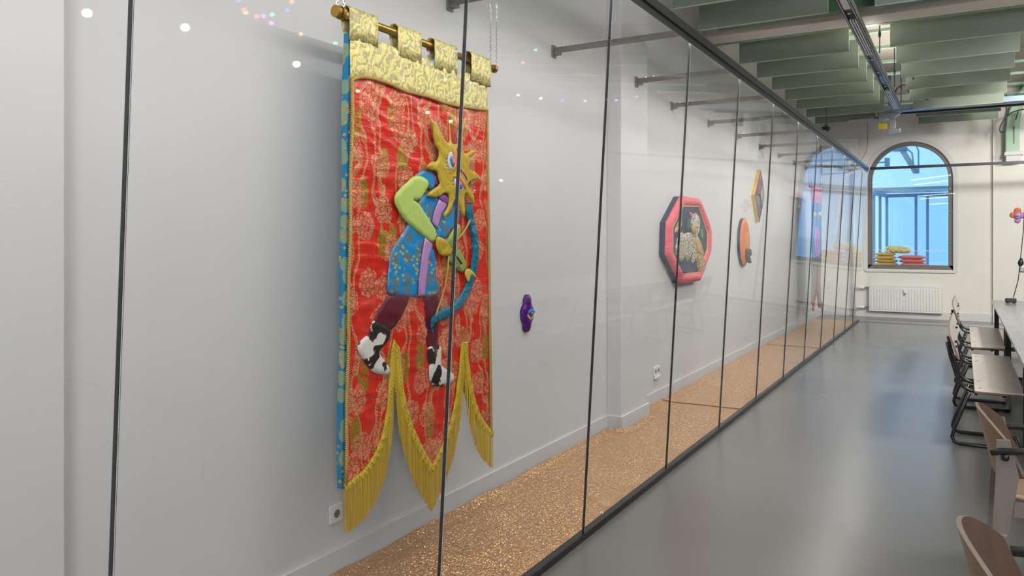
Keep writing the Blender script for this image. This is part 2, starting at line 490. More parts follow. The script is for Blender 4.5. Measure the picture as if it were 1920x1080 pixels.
class MB:
    """collects shapes given in world metres (or local ones), then links one mesh object"""
    def __init__(s):
        s.v, s.f, s.mi = [], [], []
        s.cur = 0

    def add(s, vs_, fs):
        b = len(s.v)
        s.v += [tuple(p) for p in vs_]
        s.f += [tuple(i + b for i in f) for f in fs]
        s.mi += [s.cur] * len(fs)
        return s

    def mat(s, i):
        s.cur = i
        return s

    def box(s, x0, x1, y0, y1, z0, z1, bev=0):
        if bev:
            bm = bmesh.new()
            bmesh.ops.create_cube(bm, size=1)
            for p in bm.verts:
                p.co = ((x0 + x1) / 2 + p.co.x * (x1 - x0), (y0 + y1) / 2 + p.co.y * (y1 - y0), (z0 + z1) / 2 + p.co.z * (z1 - z0))
            bmesh.ops.bevel(bm, geom=bm.edges[:], offset=bev, segments=2, affect='EDGES', profile=.5)
            bm.verts.index_update()
            s.add([p.co.copy() for p in bm.verts], [[q.index for q in f.verts] for f in bm.faces])
            bm.free()
            return s
        return s.add([(x0, y0, z0), (x1, y0, z0), (x1, y1, z0), (x0, y1, z0), (x0, y0, z1), (x1, y0, z1), (x1, y1, z1), (x0, y1, z1)],
                     [(0, 3, 2, 1), (4, 5, 6, 7), (0, 1, 5, 4), (1, 2, 6, 5), (2, 3, 7, 6), (3, 0, 4, 7)])

    def tube(s, pts, r, n=8, closed=False, caps=True):
        pts = [Vector(p) for p in pts]
        m = len(pts)
        rings = []
        up = None
        for i, p in enumerate(pts):
            a = pts[i - 1] if (i > 0 or closed) else p
            b = pts[(i + 1) % m] if (i < m - 1 or closed) else p
            d = (b - a).normalized()
            if up is None:
                up = Vector((0, 0, 1)) if abs(d.z) < .9 else Vector((1, 0, 0))
            sd = d.cross(up).normalized()
            up = sd.cross(d).normalized()
            rr = r[i] if isinstance(r, (list, tuple)) else r
            rings.append([p + (sd * math.cos(2 * PI * k / n) + up * math.sin(2 * PI * k / n)) * rr for k in range(n)])
        vs_ = [q for ring in rings for q in ring]
        fs = []
        for i in range(m if closed else m - 1):
            j = (i + 1) % m
            for k in range(n):
                fs.append((i * n + k, i * n + (k + 1) % n, j * n + (k + 1) % n, j * n + k))
        if caps and not closed:
            fs.append(tuple(range(n))[::-1])
            fs.append(tuple((m - 1) * n + k for k in range(n)))
        return s.add(vs_, fs)

    def prism(s, poly, axis, a, b):
        """polygon in the two other axes, extruded along axis from a to b"""
        def mk(p, t):
            if axis == 'x': return (t, p[0], p[1])
            if axis == 'y': return (p[0], t, p[1])
            return (p[0], p[1], t)
        n = len(poly)
        return s.add([mk(p, a) for p in poly] + [mk(p, b) for p in poly],
                     [tuple(range(n))[::-1], tuple(range(n, 2 * n))] + [(i, (i + 1) % n, n + (i + 1) % n, n + i) for i in range(n)])

    def ball(s, c, r, n=8, m=6):
        rx = r if isinstance(r, tuple) else (r, r, r)
        vs_ = [(c[0], c[1], c[2] - rx[2])]
        for j in range(1, m):
            ph = -PI / 2 + PI * j / m
            for k in range(n):
                vs_.append((c[0] + rx[0] * math.cos(ph) * math.cos(2 * PI * k / n), c[1] + rx[1] * math.cos(ph) * math.sin(2 * PI * k / n), c[2] + rx[2] * math.sin(ph)))
        vs_.append((c[0], c[1], c[2] + rx[2]))
        fs = [(0, 1 + (k + 1) % n, 1 + k) for k in range(n)]
        for j in range(m - 2):
            for k in range(n):
                a = 1 + j * n + k; b = 1 + j * n + (k + 1) % n
                fs.append((a, b, b + n, a + n))
        l = len(vs_) - 1
        fs += [(l, l - n + k, l - n + (k + 1) % n) for k in range(n)]
        return s.add(vs_, fs)

    def make(s, name, mats, parent=None, smooth=False, at=None, local=False, **props):
        """at: origin of a top-level mesh. Children are placed relative to the parent's location unless local."""
        me = bpy.data.meshes.new(name)
        off = Vector((0, 0, 0))
        if not local:
            if parent is not None:
                q = parent
                while q is not None:
                    off += q.location
                    q = q.parent
            elif at is not None:
                off = Vector(at)
        me.from_pydata([(p[0] - off.x, p[1] - off.y, p[2] - off.z) for p in s.v], [], s.f)
        for m in (mats if isinstance(mats, (list, tuple)) else [mats]):
            me.materials.append(M[m])
        if max(s.mi, default=0):
            me.polygons.foreach_set('material_index', s.mi)
        me.update()
        bm = bmesh.new(); bm.from_mesh(me)
        bmesh.ops.recalc_face_normals(bm, faces=bm.faces[:])
        bm.to_mesh(me); bm.free()
        if smooth:
            me.polygons.foreach_set('use_smooth', [True] * len(me.polygons))
        o = bpy.data.objects.new(name, me)
        if at is not None and parent is None:
            o.location = at
        return link(o, parent, **props)


def copy_tree(o, parent=None):
    c = o.copy()
    COL.objects.link(c)
    if parent is not None:
        c.parent = parent
    for ch in list(o.children):
        copy_tree(ch, c)
    return c


def struct(mb, name, mats, parent=None, smooth=False):
    return mb.make(name, mats, parent, smooth, kind=None if parent else 'structure')


def PX(u, v, X):
    a = (u - CX) / F
    z = X / (a * CO - SI)
    return (z * (CO + a * SI), H + (HZ - v) * z / F)


def PY(u, v, Y):
    a = (u - CX) / F
    z = Y / (CO + a * SI)
    return (z * (a * CO - SI), H + (HZ - v) * z / F)


def interp(pts, x):
    if x <= pts[0][0]: return pts[0][1]
    for (x0, y0), (x1, y1) in zip(pts, pts[1:]):
        if x <= x1:
            return y0 + (y1 - y0) * (x - x0) / max(1e-9, x1 - x0)
    return pts[-1][1]


def smoothpoly(poly, it=1):
    for _ in range(it):
        q = []
        n = len(poly)
        for i in range(n):
            a, b = poly[i], poly[(i + 1) % n]
            q.append((a[0] * .75 + b[0] * .25, a[1] * .75 + b[1] * .25))
            q.append((a[0] * .25 + b[0] * .75, a[1] * .25 + b[1] * .75))
        poly = q
    return poly


def puff(mb, poly, x0, h, res=.014, base=.0, smooth=1, wr=.0, edge=.002, sgn=1, axis='x', rim=0):
    """a stuffed patch: polygon (y,z) lying on the plane x=x0, rising to about h in the middle, with a closed rim"""
    if smooth: poly = smoothpoly(poly, smooth)
    n = len(poly)
    P2 = [Vector(p) for p in poly]
    xs = [p.x for p in P2]; zs = [p.y for p in P2]
    segs = [(P2[i], P2[(i + 1) % n]) for i in range(n)]

    def dist(p):
        m = 1e9
        for a, b in segs:
            ab = b - a
            tt = max(0, min(1, (p - a).dot(ab) / max(1e-12, ab.dot(ab))))
            m = min(m, (a + ab * tt - p).length)
        return m

    def inside(p):
        c = False
        for a, b in segs:
            if (a.y > p.y) != (b.y > p.y) and p.x < (b.x - a.x) * (p.y - a.y) / (b.y - a.y) + a.x:
                c = not c
        return c
    pts = list(P2)
    y = min(xs) + res / 2
    row = 0
    while y < max(xs):
        z = min(zs) + res / 2 + (res / 2 if row % 2 else 0)
        while z < max(zs):
            p = Vector((y, z))
            if inside(p) and dist(p) > res * .45:
                pts.append(p)
            z += res
        y += res; row += 1
    r = delaunay_2d_cdt(pts, [(i, (i + 1) % n) for i in range(n)], [list(range(n))], 1, 1e-6)
    V, Fc = r[0], r[2]
    top = []
    for p in V:
        d = dist(p)
        hh = edge + h * min(1.0, math.sqrt(max(0, d) / (rim or max(.001, 2.2 * h + .012))))
        if wr and d > .004:
            hh += wr * noise.noise(Vector((p.x * 14, p.y * 26, 3.1)))
        top.append((x0 + sgn * hh, p.x, p.y))
    k = len(top)
    from collections import Counter
    cnt = Counter()
    for f in Fc:
        for i in range(len(f)):
            cnt[frozenset((f[i], f[(i + 1) % len(f)]))] += 1
    rim = [(f[i], f[(i + 1) % len(f)]) for f in Fc for i in range(len(f)) if cnt[frozenset((f[i], f[(i + 1) % len(f)]))] == 1]
    bot = [(x0 - sgn * base, p.x, p.y) for p in V]
    fs = [tuple(f) for f in Fc] + [(b, a, a + k, b + k) for a, b in rim]
    allv = top + bot
    used = {i for f in fs for i in f}
    remap, vv = {}, []
    for i in sorted(used):
        remap[i] = len(vv); vv.append(allv[i])
    fs = [tuple(remap[i] for i in f) for f in fs]
    if axis == 'y':
        vv = [(p[1], p[0], p[2]) for p in vv]
    mb.add(vv, fs)
    return mb


# ============================================================ SETTING
WX = -2.59
WY = 17.6
struct(MB().box(-2.8, 4.6, -3.6, 17.6, -.12, 0), 'floor', 'floor')
struct(MB().box(-2.8, 4.6, -3.6, 18.0, 4.6, 4.75), 'ceiling', 'ceil')
struct(MB().box(-2.8, WX, -3.6, 18.0, 0, 4.6), 'wall_left', 'wall')
# piers of the left wall
for i, (y0, y1) in enumerate(((-1.2, 1.39), (6.02, 6.65))):
    p = struct(MB().box(WX, -2.46, y0, y1, 0, 4.6, .004), 'trim_%d' % (i + 1), 'wall')
    MB().box(WX, -2.445, y0 - .015, y1 + .015, 0, .12, .003).make('baseboard', 'base', p)
b = MB()
for y0, y1 in ((1.405, 6.005), (6.665, 16.8), (16.8, 17.585)):
    b.box(WX, -2.575, y0, y1, 0, .12, .003)
struct(b, 'baseboard_left', 'base')
struct(MB().box(4.45, 4.6, -3.6, 18.0, 0, 4.6), 'wall_right', 'wall_grey')
b = MB()
b.box(-2.8, 2.2, -3.6, -3.45, 0, 4.6).box(4.2, 4.6, -3.6, -3.45, 0, 4.6).box(2.2, 4.2, -3.6, -3.45, 0, 1.1).box(2.2, 4.2, -3.6, -3.45, 3.6, 4.6)
struct(b, 'wall_back', 'wall_grey')
o = MB()
for xx in (2.2, 2.84, 3.5, 4.14):
    o.box(xx, xx + .06, -3.54, -3.48, 1.1, 3.6)
for zz in (1.1, 2.3, 3.54):
    o.box(2.2, 4.2, -3.53, -3.49, zz, zz + .06)
o = struct(o, 'window_2', 'white_metal')
MB().box(2.2, 4.2, -3.58, -3.57, 1.1, 3.6).make('pane', 'day', o)

# far wall with the arched opening
AX, AR, AZ0, AZ1 = -.91, .775, 1.0, 2.83
b = MB()
Y0, Y1 = WY, WY + .34
b.box(-2.8, AX - AR, Y0, Y1, 0, 4.6).box(AX + AR, 4.6, Y0, Y1, 0, 4.6).box(AX - AR, AX + AR, Y0, Y1, 0, AZ0)
NA = 40
arc = [(AX - AR * math.cos(PI * k / NA), AZ1 + AR * math.sin(PI * k / NA)) for k in range(NA + 1)]
for (xa, za), (xb, zb) in zip(arc, arc[1:]):
    b.add([(xa, Y0, za), (xb, Y0, zb), (xb, Y0, 4.6), (xa, Y0, 4.6), (xa, Y1, za), (xb, Y1, zb), (xb, Y1, 4.6), (xa, Y1, 4.6)],
          [(0, 1, 2, 3), (7, 6, 5, 4), (0, 4, 5, 1)])
struct(b, 'wall_far', 'wall_far')
# plaster band round the arch
b = MB()
def arch_path(r, z0):
    return [(AX - r, z0)] + [(AX - r * math.cos(PI * k / NA), AZ1 + r * math.sin(PI * k / NA)) for k in range(NA + 1)] + [(AX + r, z0)]
pa, pb = arch_path(AR, AZ0 - .03), arch_path(AR + .085, AZ0 - .03)
for i in range(len(pa) - 1):
    q = [pa[i], pa[i + 1], pb[i + 1], pb[i]]
    b.add([(x, WY - .012, z) for x, z in q] + [(x, WY, z) for x, z in q], [(0, 1, 2, 3), (0, 4, 5, 1), (2, 6, 7, 3)])
b.box(AX - AR - .04, AX + AR + .04, WY - .03, WY, AZ0 - .06, AZ0 - .02, .004)
struct(b, 'trim_3', 'base')
# arched window frame
b = MB()
pa, pb = arch_path(AR - .085, AZ0 + .085), arch_path(AR - .002, AZ0)
for i in range(len(pa) - 1):
    q = [pa[i], pa[i + 1], pb[i + 1], pb[i]]
    b.add([(x, WY + .03, z) for x, z in q] + [(x, WY + .11, z) for x, z in q], [(0, 1, 2, 3), (0, 4, 5, 1), (2, 6, 7, 3), (7, 6, 5, 4)])
b.box(AX - AR, AX + AR, WY + .03, WY + .11, AZ0, AZ0 + .09, .004)
win = struct(b, 'window_1', 'window_frame')
b = MB()
pa = arch_path(AR - .095, AZ0 + .08)
cc = (AX, AZ1)
for i in range(len(pa) - 1):
    q = [pa[i], pa[i + 1], (AX, AZ0 + .08) if i in () else cc]
    b.add([(x, WY + .07, z) for x, z in q], [(0, 1, 2)])
b.add([(pa[0][0], WY + .07, pa[0][1]), (pa[-1][0], WY + .07, pa[-1][1]), (AX, WY + .07, AZ1)], [(0, 1, 2)])
b.make('pane', 'glass_blue', win)
b = MB()
zz = 1.36
for k in range(26):
    xa = AX - AR + .10 + k * .0532
    za, zb = (zz, zz + .045) if k % 2 else (zz + .045, zz)
    b.add([(xa, WY + .062, za), (xa + .0532, WY + .062, zb), (xa + .0532, WY + .062, zb + .012), (xa, WY + .062, za + .012),
           (xa, WY + .066, za), (xa + .0532, WY + .066, zb), (xa + .0532, WY + .066, zb + .012), (xa, WY + .066, za + .012)],
          [(0, 1, 2, 3), (7, 6, 5, 4), (0, 4, 5, 1), (3, 2, 6, 7)])
b.make('zigzag_strip', 'white_plastic', win)
for z in (1.5, 2.15, 2.6):
    MB().box(AX + AR - .07, AX + AR - .045, WY + .018, WY + .03, z, z + .05, .003).make('hinge', 'chrome', win)
# shallow pier right of the window and skirting along the far wall
p = struct(MB().box(.53, 4.45, WY - .07, WY, 0, 4.6, .004), 'trim_4', 'wall_far')
struct(MB().box(-2.57, .525, WY - .02, WY, 0, .16, .004).box(.53, 4.45, WY - .09, WY - .07, 0, .16, .004), 'baseboard_far', 'base')
# stepped pipe casing beside the arch
b = MB()
for k, (x1, zt, yy) in enumerate(((-1.86, 3.72, .16), (-1.94, 3.64, .20), (-2.04, 3.54, .24))):
    b.box(-2.56, x1, WY - yy, WY, zt - .10, zt, .004).box(x1 - .10, x1, WY - yy, WY, 3.08, zt - .1, .004)
b.box(-2.56, -2.04, WY - .10, WY, 3.02, 3.46, .004)
struct(b, 'trim_5', 'wall_far')

# ceiling beams and purlins
struct(MB().box(WX, 4.45, 8.85, 9.2, 3.95, 4.6, .006), 'trim_6', 'beam')
struct(MB().box(WX, 4.45, 9.22, 9.3, 3.952, 3.99), 'trim_7', 'green_steel')
b = MB().box(-2.3, 4.45, 8.30, 8.46, 3.9, 3.925).box(-2.3, 4.45, 8.37, 8.39, 3.925, 4.25).box(-2.3, 4.45, 8.30, 8.46, 4.25, 4.27)
struct(b, 'trim_8', 'green_dark')
BY = [9.75 + .965 * k for k in range(8)]
for i, y in enumerate(BY + [7.05, 7.97, 6.1]):
    struct(MB().box(WX, 4.45, y + .015, y + .05, 4.235, 4.275), 'trim_%d' % (10 + i), 'green_pale')

# the room behind the arch
b = MB()
b.box(-5, 5, 17.95, 23.4, -.12, 0).box(-5, 5, 17.95, 23.4, 4.6, 4.7).box(-5.1, -5, 17.95, 23.4, 0, 4.6).box(5, 5.1, 17.95, 23.4, 0, 4.6).box(-5, 5, 23.4, 23.5, 0, 4.6)
struct(b, 'wall_next_room', 'wall')
struct(MB().box(-1.9, .6, 17.95, 18.75, 0, 1.04, .01), 'trim_30', 'base')

# ============================================================ GLASS PARTITION
def gx(z):  # the glass leans out a little towards the hall
    return -1.755 + (z - .03) * (.17 / 2.94)
SEAM = [-.27, 1.07, 2.41, 3.75, 5.09, 6.43, 7.77, 9.11, 10.45, 11.79, 13.13, 14.47, 15.6, 16.45]
part = root('glass_partition', (-1.75, 7.2, 0), 'long floor-to-rail frameless glass wall in front of the white wall, turning the far corner', 'partition')
ZB, ZT = .035, 2.97
gb, gt = gx(ZB), gx(ZT)
for y0, y1 in zip(SEAM, SEAM[1:]):
    a, e = y0 + .0025, y1 - .0025
    MB().add([(gb, a, ZB), (gb, e, ZB), (gt, e, ZT), (gt, a, ZT), (gb + .01, a, ZB), (gb + .01, e, ZB), (gt + .01, e, ZT), (gt + .01, a, ZT)],
             [(0, 1, 2, 3), (7, 6, 5, 4), (0, 4, 5, 1), (1, 5, 6, 2), (2, 6, 7, 3), (3, 7, 4, 0)]).make('glass_pane', 'glass', part)
for y in SEAM[:-1]:
    sl = MB()
    for m_i, hw, x0, x1 in ((0, .0028, -.002, .012), (1, .0009, .0121, .0128)):  # the thin white core strip stands in for a highlight along the seal
        sl.mat(m_i)
        sl.add([(gb + x0, y - hw, ZB), (gb + x0, y + hw, ZB), (gt + x0, y + hw, ZT), (gt + x0, y - hw, ZT),
                (gb + x1, y - hw, ZB), (gb + x1, y + hw, ZB), (gt + x1, y + hw, ZT), (gt + x1, y - hw, ZT)],
               [(0, 1, 2, 3), (7, 6, 5, 4), (0, 4, 5, 1), (1, 5, 6, 2), (2, 6, 7, 3), (3, 7, 4, 0)])
    sl.make('joint_seal', ['seal', 'white_plastic'], part)
FY = 16.45
XS = [gt + .01, -.2, 1.2, 2.6, 4.4]
for k, (x0, x1) in enumerate(zip(XS, XS[1:])):
    xb0 = gb + .01 if k == 0 else x0
    MB().add([(xb0 + .003, FY, ZB), (x1 - .003, FY, ZB), (x1 - .003, FY, ZT), (x0 + .003, FY, ZT),
              (xb0 + .003, FY + .01, ZB), (x1 - .003, FY + .01, ZB), (x1 - .003, FY + .01, ZT), (x0 + .003, FY + .01, ZT)],
             [(0, 1, 2, 3), (7, 6, 5, 4), (0, 4, 5, 1), (1, 5, 6, 2), (2, 6, 7, 3), (3, 7, 4, 0)]).make('glass_pane', 'glass', part)
MB().box(gt - .02, gt + .035, -1.6, 16.47, 2.965, 3.02, .003).box(gt + .0115, gt + .019, -1.6, 16.47, 2.922, 3.0).make('top_rail', 'steel_dark', part)
MB().box(gt + .05, 4.4, FY - .015, FY + .03, 2.965, 3.015, .003).make('top_rail', 'steel_dark', part)
MB().box(gb - .02, gb + .026, -1.6, 16.47, 0, .034, .003).make('floor_channel', 'steel_dark', part)
MB().box(gb + .036, 4.4, FY - .02, FY + .035, 0, .034, .003).make('floor_channel', 'tray', part)
brY = [1.07, 2.41, 3.70, 5.03, 6.36, 7.70, 9.04, 10.38, 11.72, 13.06, 14.4, 15.6]
for y in brY:
    x0 = -2.46 if (6.02 < y < 6.65 or y < 1.39) else WX
    br = MB().box(x0 + .012, gt - .02, y - .012, y + .012, 2.972, 3.012, .002).make('bracket_bar', 'galv', part)
    MB().box(x0, x0 + .012, y - .03, y + .03, 2.94, 3.03, .002).box(x0 + .012, x0 + .06, y - .02, y + .02, 2.955, 2.972).make('wall_plate', 'galv', br)
    for dx in (.09, .16):
        MB().tube([(x0 + dx, y, 3.012), (x0 + dx, y, 3.022)], .008, 6).make('bolt', 'chrome', br)
led = MB()
for k in range(13):
    y = SEAM[k]
    led.box(gt - .024, gt - .008, max(y, -1.0) + .03, SEAM[k + 1] - .03, 2.960, 2.966)
led.make('led_strip', 'led', None, at=(gt, 7.2, 2.96), label='thin glowing white light strip running under the top rail of the glass', cat='lamp')

# copper foil on the floor behind the glass
def foil(y0, y1, lab):
    nx, ny = 10, int((y1 - y0) / .07)
    mb = MB()
    vs_ = []
    for j in range(ny + 1):
        y = y0 + (y1 - y0) * j / ny
        pier = (5.98 < y < 6.69) or y < 1.42
        xl = (-2.44 if pier else -2.572) + .012 + .012 * noise.noise(Vector((y * 2.2, 0, 7)))
        for i in range(nx + 1):
            s = i / nx
            x = xl + (gb - .035 - xl) * s
            z = .010 + .004 * noise.noise(Vector((x * 4, y * 2.2, 1)))
            if i == 0: z += .012 + .014 * max(0, noise.noise(Vector((y * 3.1, 4, 2))))
            if j in (0, ny): z += .003
            if (j * (y1 - y0) / ny) % .62 < .07: z += .0035
            vs_.append((x, y, z))
    n = len(vs_)
    fs = [(j * (nx + 1) + i, j * (nx + 1) + i + 1, (j + 1) * (nx + 1) + i + 1, (j + 1) * (nx + 1) + i) for j in range(ny) for i in range(nx)]
    mb.add(vs_, fs)
    rim = [i for i in range(nx + 1)] + [j * (nx + 1) + nx for j in range(1, ny + 1)] + [ny * (nx + 1) + i for i in range(nx - 1, -1, -1)] + [j * (nx + 1) for j in range(ny - 1, 0, -1)]
    mb.add([vs_[i] for i in rim] + [(vs_[i][0], vs_[i][1], .001) for i in rim], [(i, (i + 1) % len(rim), len(rim) + (i + 1) % len(rim), len(rim) + i) for i in range(len(rim))])
    mb.make('foil_sheet', 'foil', None, False, at=(-2.15, (y0 + y1) / 2, 0), label=lab, cat='floor covering', group='sheets of copper foil behind the glass')
foil(-1.0, 7.27, 'glittering copper foil sheet on the floor under the large red banner')
foil(7.31, 12.0, 'glittering copper foil sheet on the floor under the pink octagonal picture')
foil(12.04, 16.4, 'glittering copper foil sheet on the floor at the far glass corner')

# ============================================================ LARGE BANNER
BX = -2.33   # front plane of the cloth
RX = -2.345  # rod axis
q = lambda u, v: PX(u, v, BX)
ryA, rzA = PX(628, 24, RX)
ryB, rzB = PX(928, 127, RX)
ban = root('banner', (RX, (ryA + ryB) / 2, rzA), 'tall red and gold brocade banner with masked archer, hanging from a brass rod', 'banner')
rz = (rzA + rzB) / 2
rod = MB().tube([(RX, ryA + .05, rz), (RX, ryB, rz)], .0185, 16).make('rod', 'brass', ban, True)
for yc, r in ((ryA + .035, .030), (ryA + .01, .027), (ryB - .01, .024)):
    MB().tube([(RX, yc - .009, rz), (RX, yc + .009, rz)], r, 18).make('collar', 'brass', rod, False)
# chains
def chain(y, x, ztop, zbot):
    mb = MB()
    z, k = zbot, 0
    while z < ztop:
        pts = []
        for a in range(8):
            ca, sa = math.cos(2 * PI * a / 8), math.sin(2 * PI * a / 8)
            if k % 2: pts.append((x + .0042 * ca, y, z + .0085 * sa))
            else: pts.append((x, y + .0042 * ca, z + .0085 * sa))
        mb.tube(pts, .0017, 4, closed=True)
        z += .0135; k += 1
    return mb
for yy, br_y in ((ryA + .035, 2.41), (ryB - .015, 3.70)):
    for dx in (-.02, .02):
        chain(yy, RX + dx, 2.975, rz + .0).make('chain', 'chrome', ban, kind='stuff')

band_bot = [q(*p) for p in [(655, 145), (679, 143.5), (698, 147), (727, 157), (757, 171), (792, 178.5), (825, 191), (854, 198), (911, 206)]]
band_top = [q(*p) for p in [(654, 60), (662, 62), (700, 70), (705, 78), (722, 82), (742, 90), (785, 107), (810, 114), (852, 129), (857, 137), (868, 136), (880, 138), (912, 152)]]
bot = [q(*p) for p in [(641, 919), (650, 915), (662, 905), (678, 892), (692, 874), (706, 850), (718, 818), (727, 770), (732, 715), (735, 660), (736.5, 645),
                       (738, 660), (742, 715), (750, 762), (762, 803), (776, 834), (790, 862), (805, 888), (818, 862), (832, 832), (845, 795), (855, 745), (862, 690), (866, 640),
                       (869, 680), (874, 722), (882, 757), (892, 785), (903, 803), (912, 813), (919, 818)]]
YT0, YT1 = band_bot[0][0], band_bot[-1][0]
YB0, YB1 = bot[0][0], bot[-1][0]
NS, NTT = 210, 150

def cloth_x(y, z):
    seam = abs(math.sin(PI * (y - YT0) / .165))
    rid = 1 - abs(noise.noise(Vector((y * 5.0, z * 16, .3)))) * 2
    return .004 + .007 * math.sqrt(seam) + .0065 * max(0, rid) ** 3 + .004 * noise.noise(Vector((y * 9, z * 7, 4)))

mb = MB(); vs_ = []
for i in range(NS + 1):
    s = i / NS
    yt = YT0 + (YT1 - YT0) * s
    yb = YB0 + (YB1 - YB0) * s
    zt = interp(band_bot, yt); zb = interp(bot, yb)
    for j in range(NTT + 1):
        tt = j / NTT
        # columns keep vertical spacing by height so the slits stay straight
        z = zt + (zb - zt) * tt
        g = (zt - z) / (zt - .42)
        y = yt + (yb - yt) * min(1, g)
        vs_.append((BX + cloth_x(y, z), y, z))
fs = [(i * (NTT + 1) + j, (i + 1) * (NTT + 1) + j, (i + 1) * (NTT + 1) + j + 1, i * (NTT + 1) + j + 1) for i in range(NS) for j in range(NTT)]
mb.add(vs_, fs).make('front_cloth', 'brocade', ban, True)
# blue lining: gives the banner its thickness
mb = MB(); fr, bk = [], []
NL = 120
for i in range(NL + 1):
    s = i / NL
    yt = band_top[0][0] + (band_top[-1][0] - band_top[0][0]) * s
    yb = YB0 + (YB1 - YB0) * s
    zt = interp(band_top, yt) - .004; zb = interp(bot, yb) + .004
    wob = .003 * math.sin(i * .4)
    col = []
    for j in range(13):
        tt = j / 12
        z = zt + (zb - zt) * tt
        g = (zt - z) / (zt - .42)
        y = yt + (yb - yt) * min(1, g)
        e = -.004 if i == 0 else (.004 if i == NL else 0)
        col.append((y + e, z))
    fr.append(col)
vv = []
for col in fr:
    for (y, z) in col: vv.append((BX + .001, y, z))
for col in fr:
    for k, (y, z) in enumerate(col):
        vv.append((BX - .030 + .005 * math.sin(z * 9 + y * 4), y, z))
n1 = (NL + 1) * 13
fs = []
for i in range(NL):
    for j in range(12):
        a = i * 13 + j
        fs.append((a, a + 13, a + 14, a + 1)); fs.append((n1 + a, n1 + a + 1, n1 + a + 14, n1 + a + 13))
    for j in (0, 12):
        a = i * 13 + j
        fs.append((a, n1 + a, n1 + a + 13, a + 13))
for i in (0, NL):
    for j in range(12):
        a = i * 13 + j
        fs.append((a, a + 1, n1 + a + 1, n1 + a))
MB().add(vv, fs).make('lining', 'backing', ban)
# gold header band
mb = MB(); vs_ = []
NH = 110
for i in range(NH + 1):
    s = i / NH
    y = YT0 - .004 + (band_top[-1][0] - YT0 + .004) * s
    zt = interp(band_top, y); zb = interp(band_bot, y) - .004
    for j in range(15):
        z = zt + (zb - zt) * j / 14
        seam = abs(math.sin(PI * (y - YT0) / .075))
        x = .004 + .009 * seam ** .5 + .003 * noise.noise(Vector((y * 20, z * 9, 1)))
        if j in (0, 14): x = .003
        vs_.append((BX + x, y, z))
fs = [(i * 15 + j, (i + 1) * 15 + j, (i + 1) * 15 + j + 1, i * 15 + j + 1) for i in range(NH) for j in range(14)]
mb.add(vs_, fs).make('header_band', 'gold_brocade', ban, True)
# hanging tabs looped over the rod
for ua, ub, va, vb in ((651, 704, 63, 71), (742, 786, 91, 108), (811, 853, 115, 130), (879, 915, 137, 151)):
    ya, yb = q(ua, va)[0], q(ub, vb)[0]
    mb = MB(); vs_ = []
    N = 10
    prof = []
    for k in range(N + 1):
        an = -.35 + (PI + .7) * k / N
        prof.append((RX + .031 * math.cos(an), rz + .012 + .030 * math.sin(an)))
    for i in range(9):
        y = ya + (yb - ya) * i / 8
        zf = interp(band_top, y) - .035
        zbk = interp(band_top, y)
        full = [(BX + .013, zf), (BX + .017, zf + (rz - zf) * .5)] + prof + [(BX - .026, zbk)]
        wv_ = .002 * math.sin(i * 1.7)
        for (x, z) in full: vs_.append((x + wv_, y, z))
        m = len(full)
    fs = [(i * m + j, (i + 1) * m + j, (i + 1) * m + j + 1, i * m + j + 1) for i in range(8) for j in range(m - 1)]
    tb = mb.add(vs_, fs).make('tab', 'gold_brocade', ban, True)
    sm = tb.modifiers.new('thick', 'SOLIDIFY'); sm.thickness = .004
# rope cord round the red field
off = .012
edge = []
zl = interp(bot, YB0)
for k in range(24):
    tt = k / 23
    zt = band_bot[0][1] - .01
    z = zl + .02 + (zt - zl - .02) * tt
    g = (zt - z) / (zt - .42)
    y = YT0 + (YB0 - YT0) * min(1, g) + .006
    edge.append((BX + .014 + .003 * math.sin(k), y, z))
for k in range(1, 30):
    y = YT0 + (YT1 - YT0) * k / 29
    edge.append((BX + .018 + .002 * math.sin(k * 1.3), y - (.012 if k == 29 else 0), interp(band_bot, y) - .004))
zr = interp(bot, YB1)
for k in range(1, 24):
    tt = k / 23
    zt = band_bot[-1][1]
    z = zt + (zr - zt) * tt
    g = (zt - z) / (zt - .42)
    edge.append((BX + .014, YT1 + (YB1 - YT1) * min(1, g) - .008, z))
MB().tube(edge, .0085, 8).make('rope_cord', 'cord', ban, True)
# crochet braid along the tongues
mb = MB(); vs_ = []
NB = 260
bp = []
for i in range(NB + 1):
    y = YB0 + (YB1 - YB0) * i / NB
    bp.append(Vector((y, interp(bot, y))))
apex = [q(736.5, 645)[0], q(866, 640)[0]]
for i in range(NB + 1):
    a, b_ = bp[max(0, i - 2)], bp[min(NB, i + 2)]
    d = (b_ - a).normalized()
    nn = Vector((-d.y, d.x))
    if nn.y < 0: nn = -nn
    wd = .036
    for k in range(4):
        p = bp[i] + nn * (wd * k / 3 - .006)
        vs_.append((BX + .018 + (.004 if 0 < k < 3 else 0) + .002 * math.sin(i * 1.1 + k), p.x, p.y))
fs = [(i * 4 + k, (i + 1) * 4 + k, (i + 1) * 4 + k + 1, i * 4 + k + 1) for i in range(NB) for k in range(3)]
tb = mb.add(vs_, fs).make('braid_trim', 'braid', ban, False)
sm = tb.modifiers.new('thick', 'SOLIDIFY'); sm.thickness = .004
# fringe
mb = MB()
NF = 600
for i in range(NF):
    y = YB0 + (YB1 - YB0) * (i + .5) / NF
    z1 = interp(bot, y) + .004
    L = .195 + random.uniform(-.006, .006)
    if y > apex[1]: L -= .015
    dy = random.uniform(-.0035, .0035)
    x = BX + .013 + random.choice((-.004, .0, .004))
    # strands gather slightly under their own weight
    near = min(abs(y - apex[0]), abs(y - apex[1]))
    mb.tube([(x, y, z1), (x + .001, y + dy * .5, z1 - L * .55), (x, y + dy, z1 - L)], .00165, 3, caps=False)
mb.make('fringe', 'fringe', ban, kind='stuff')

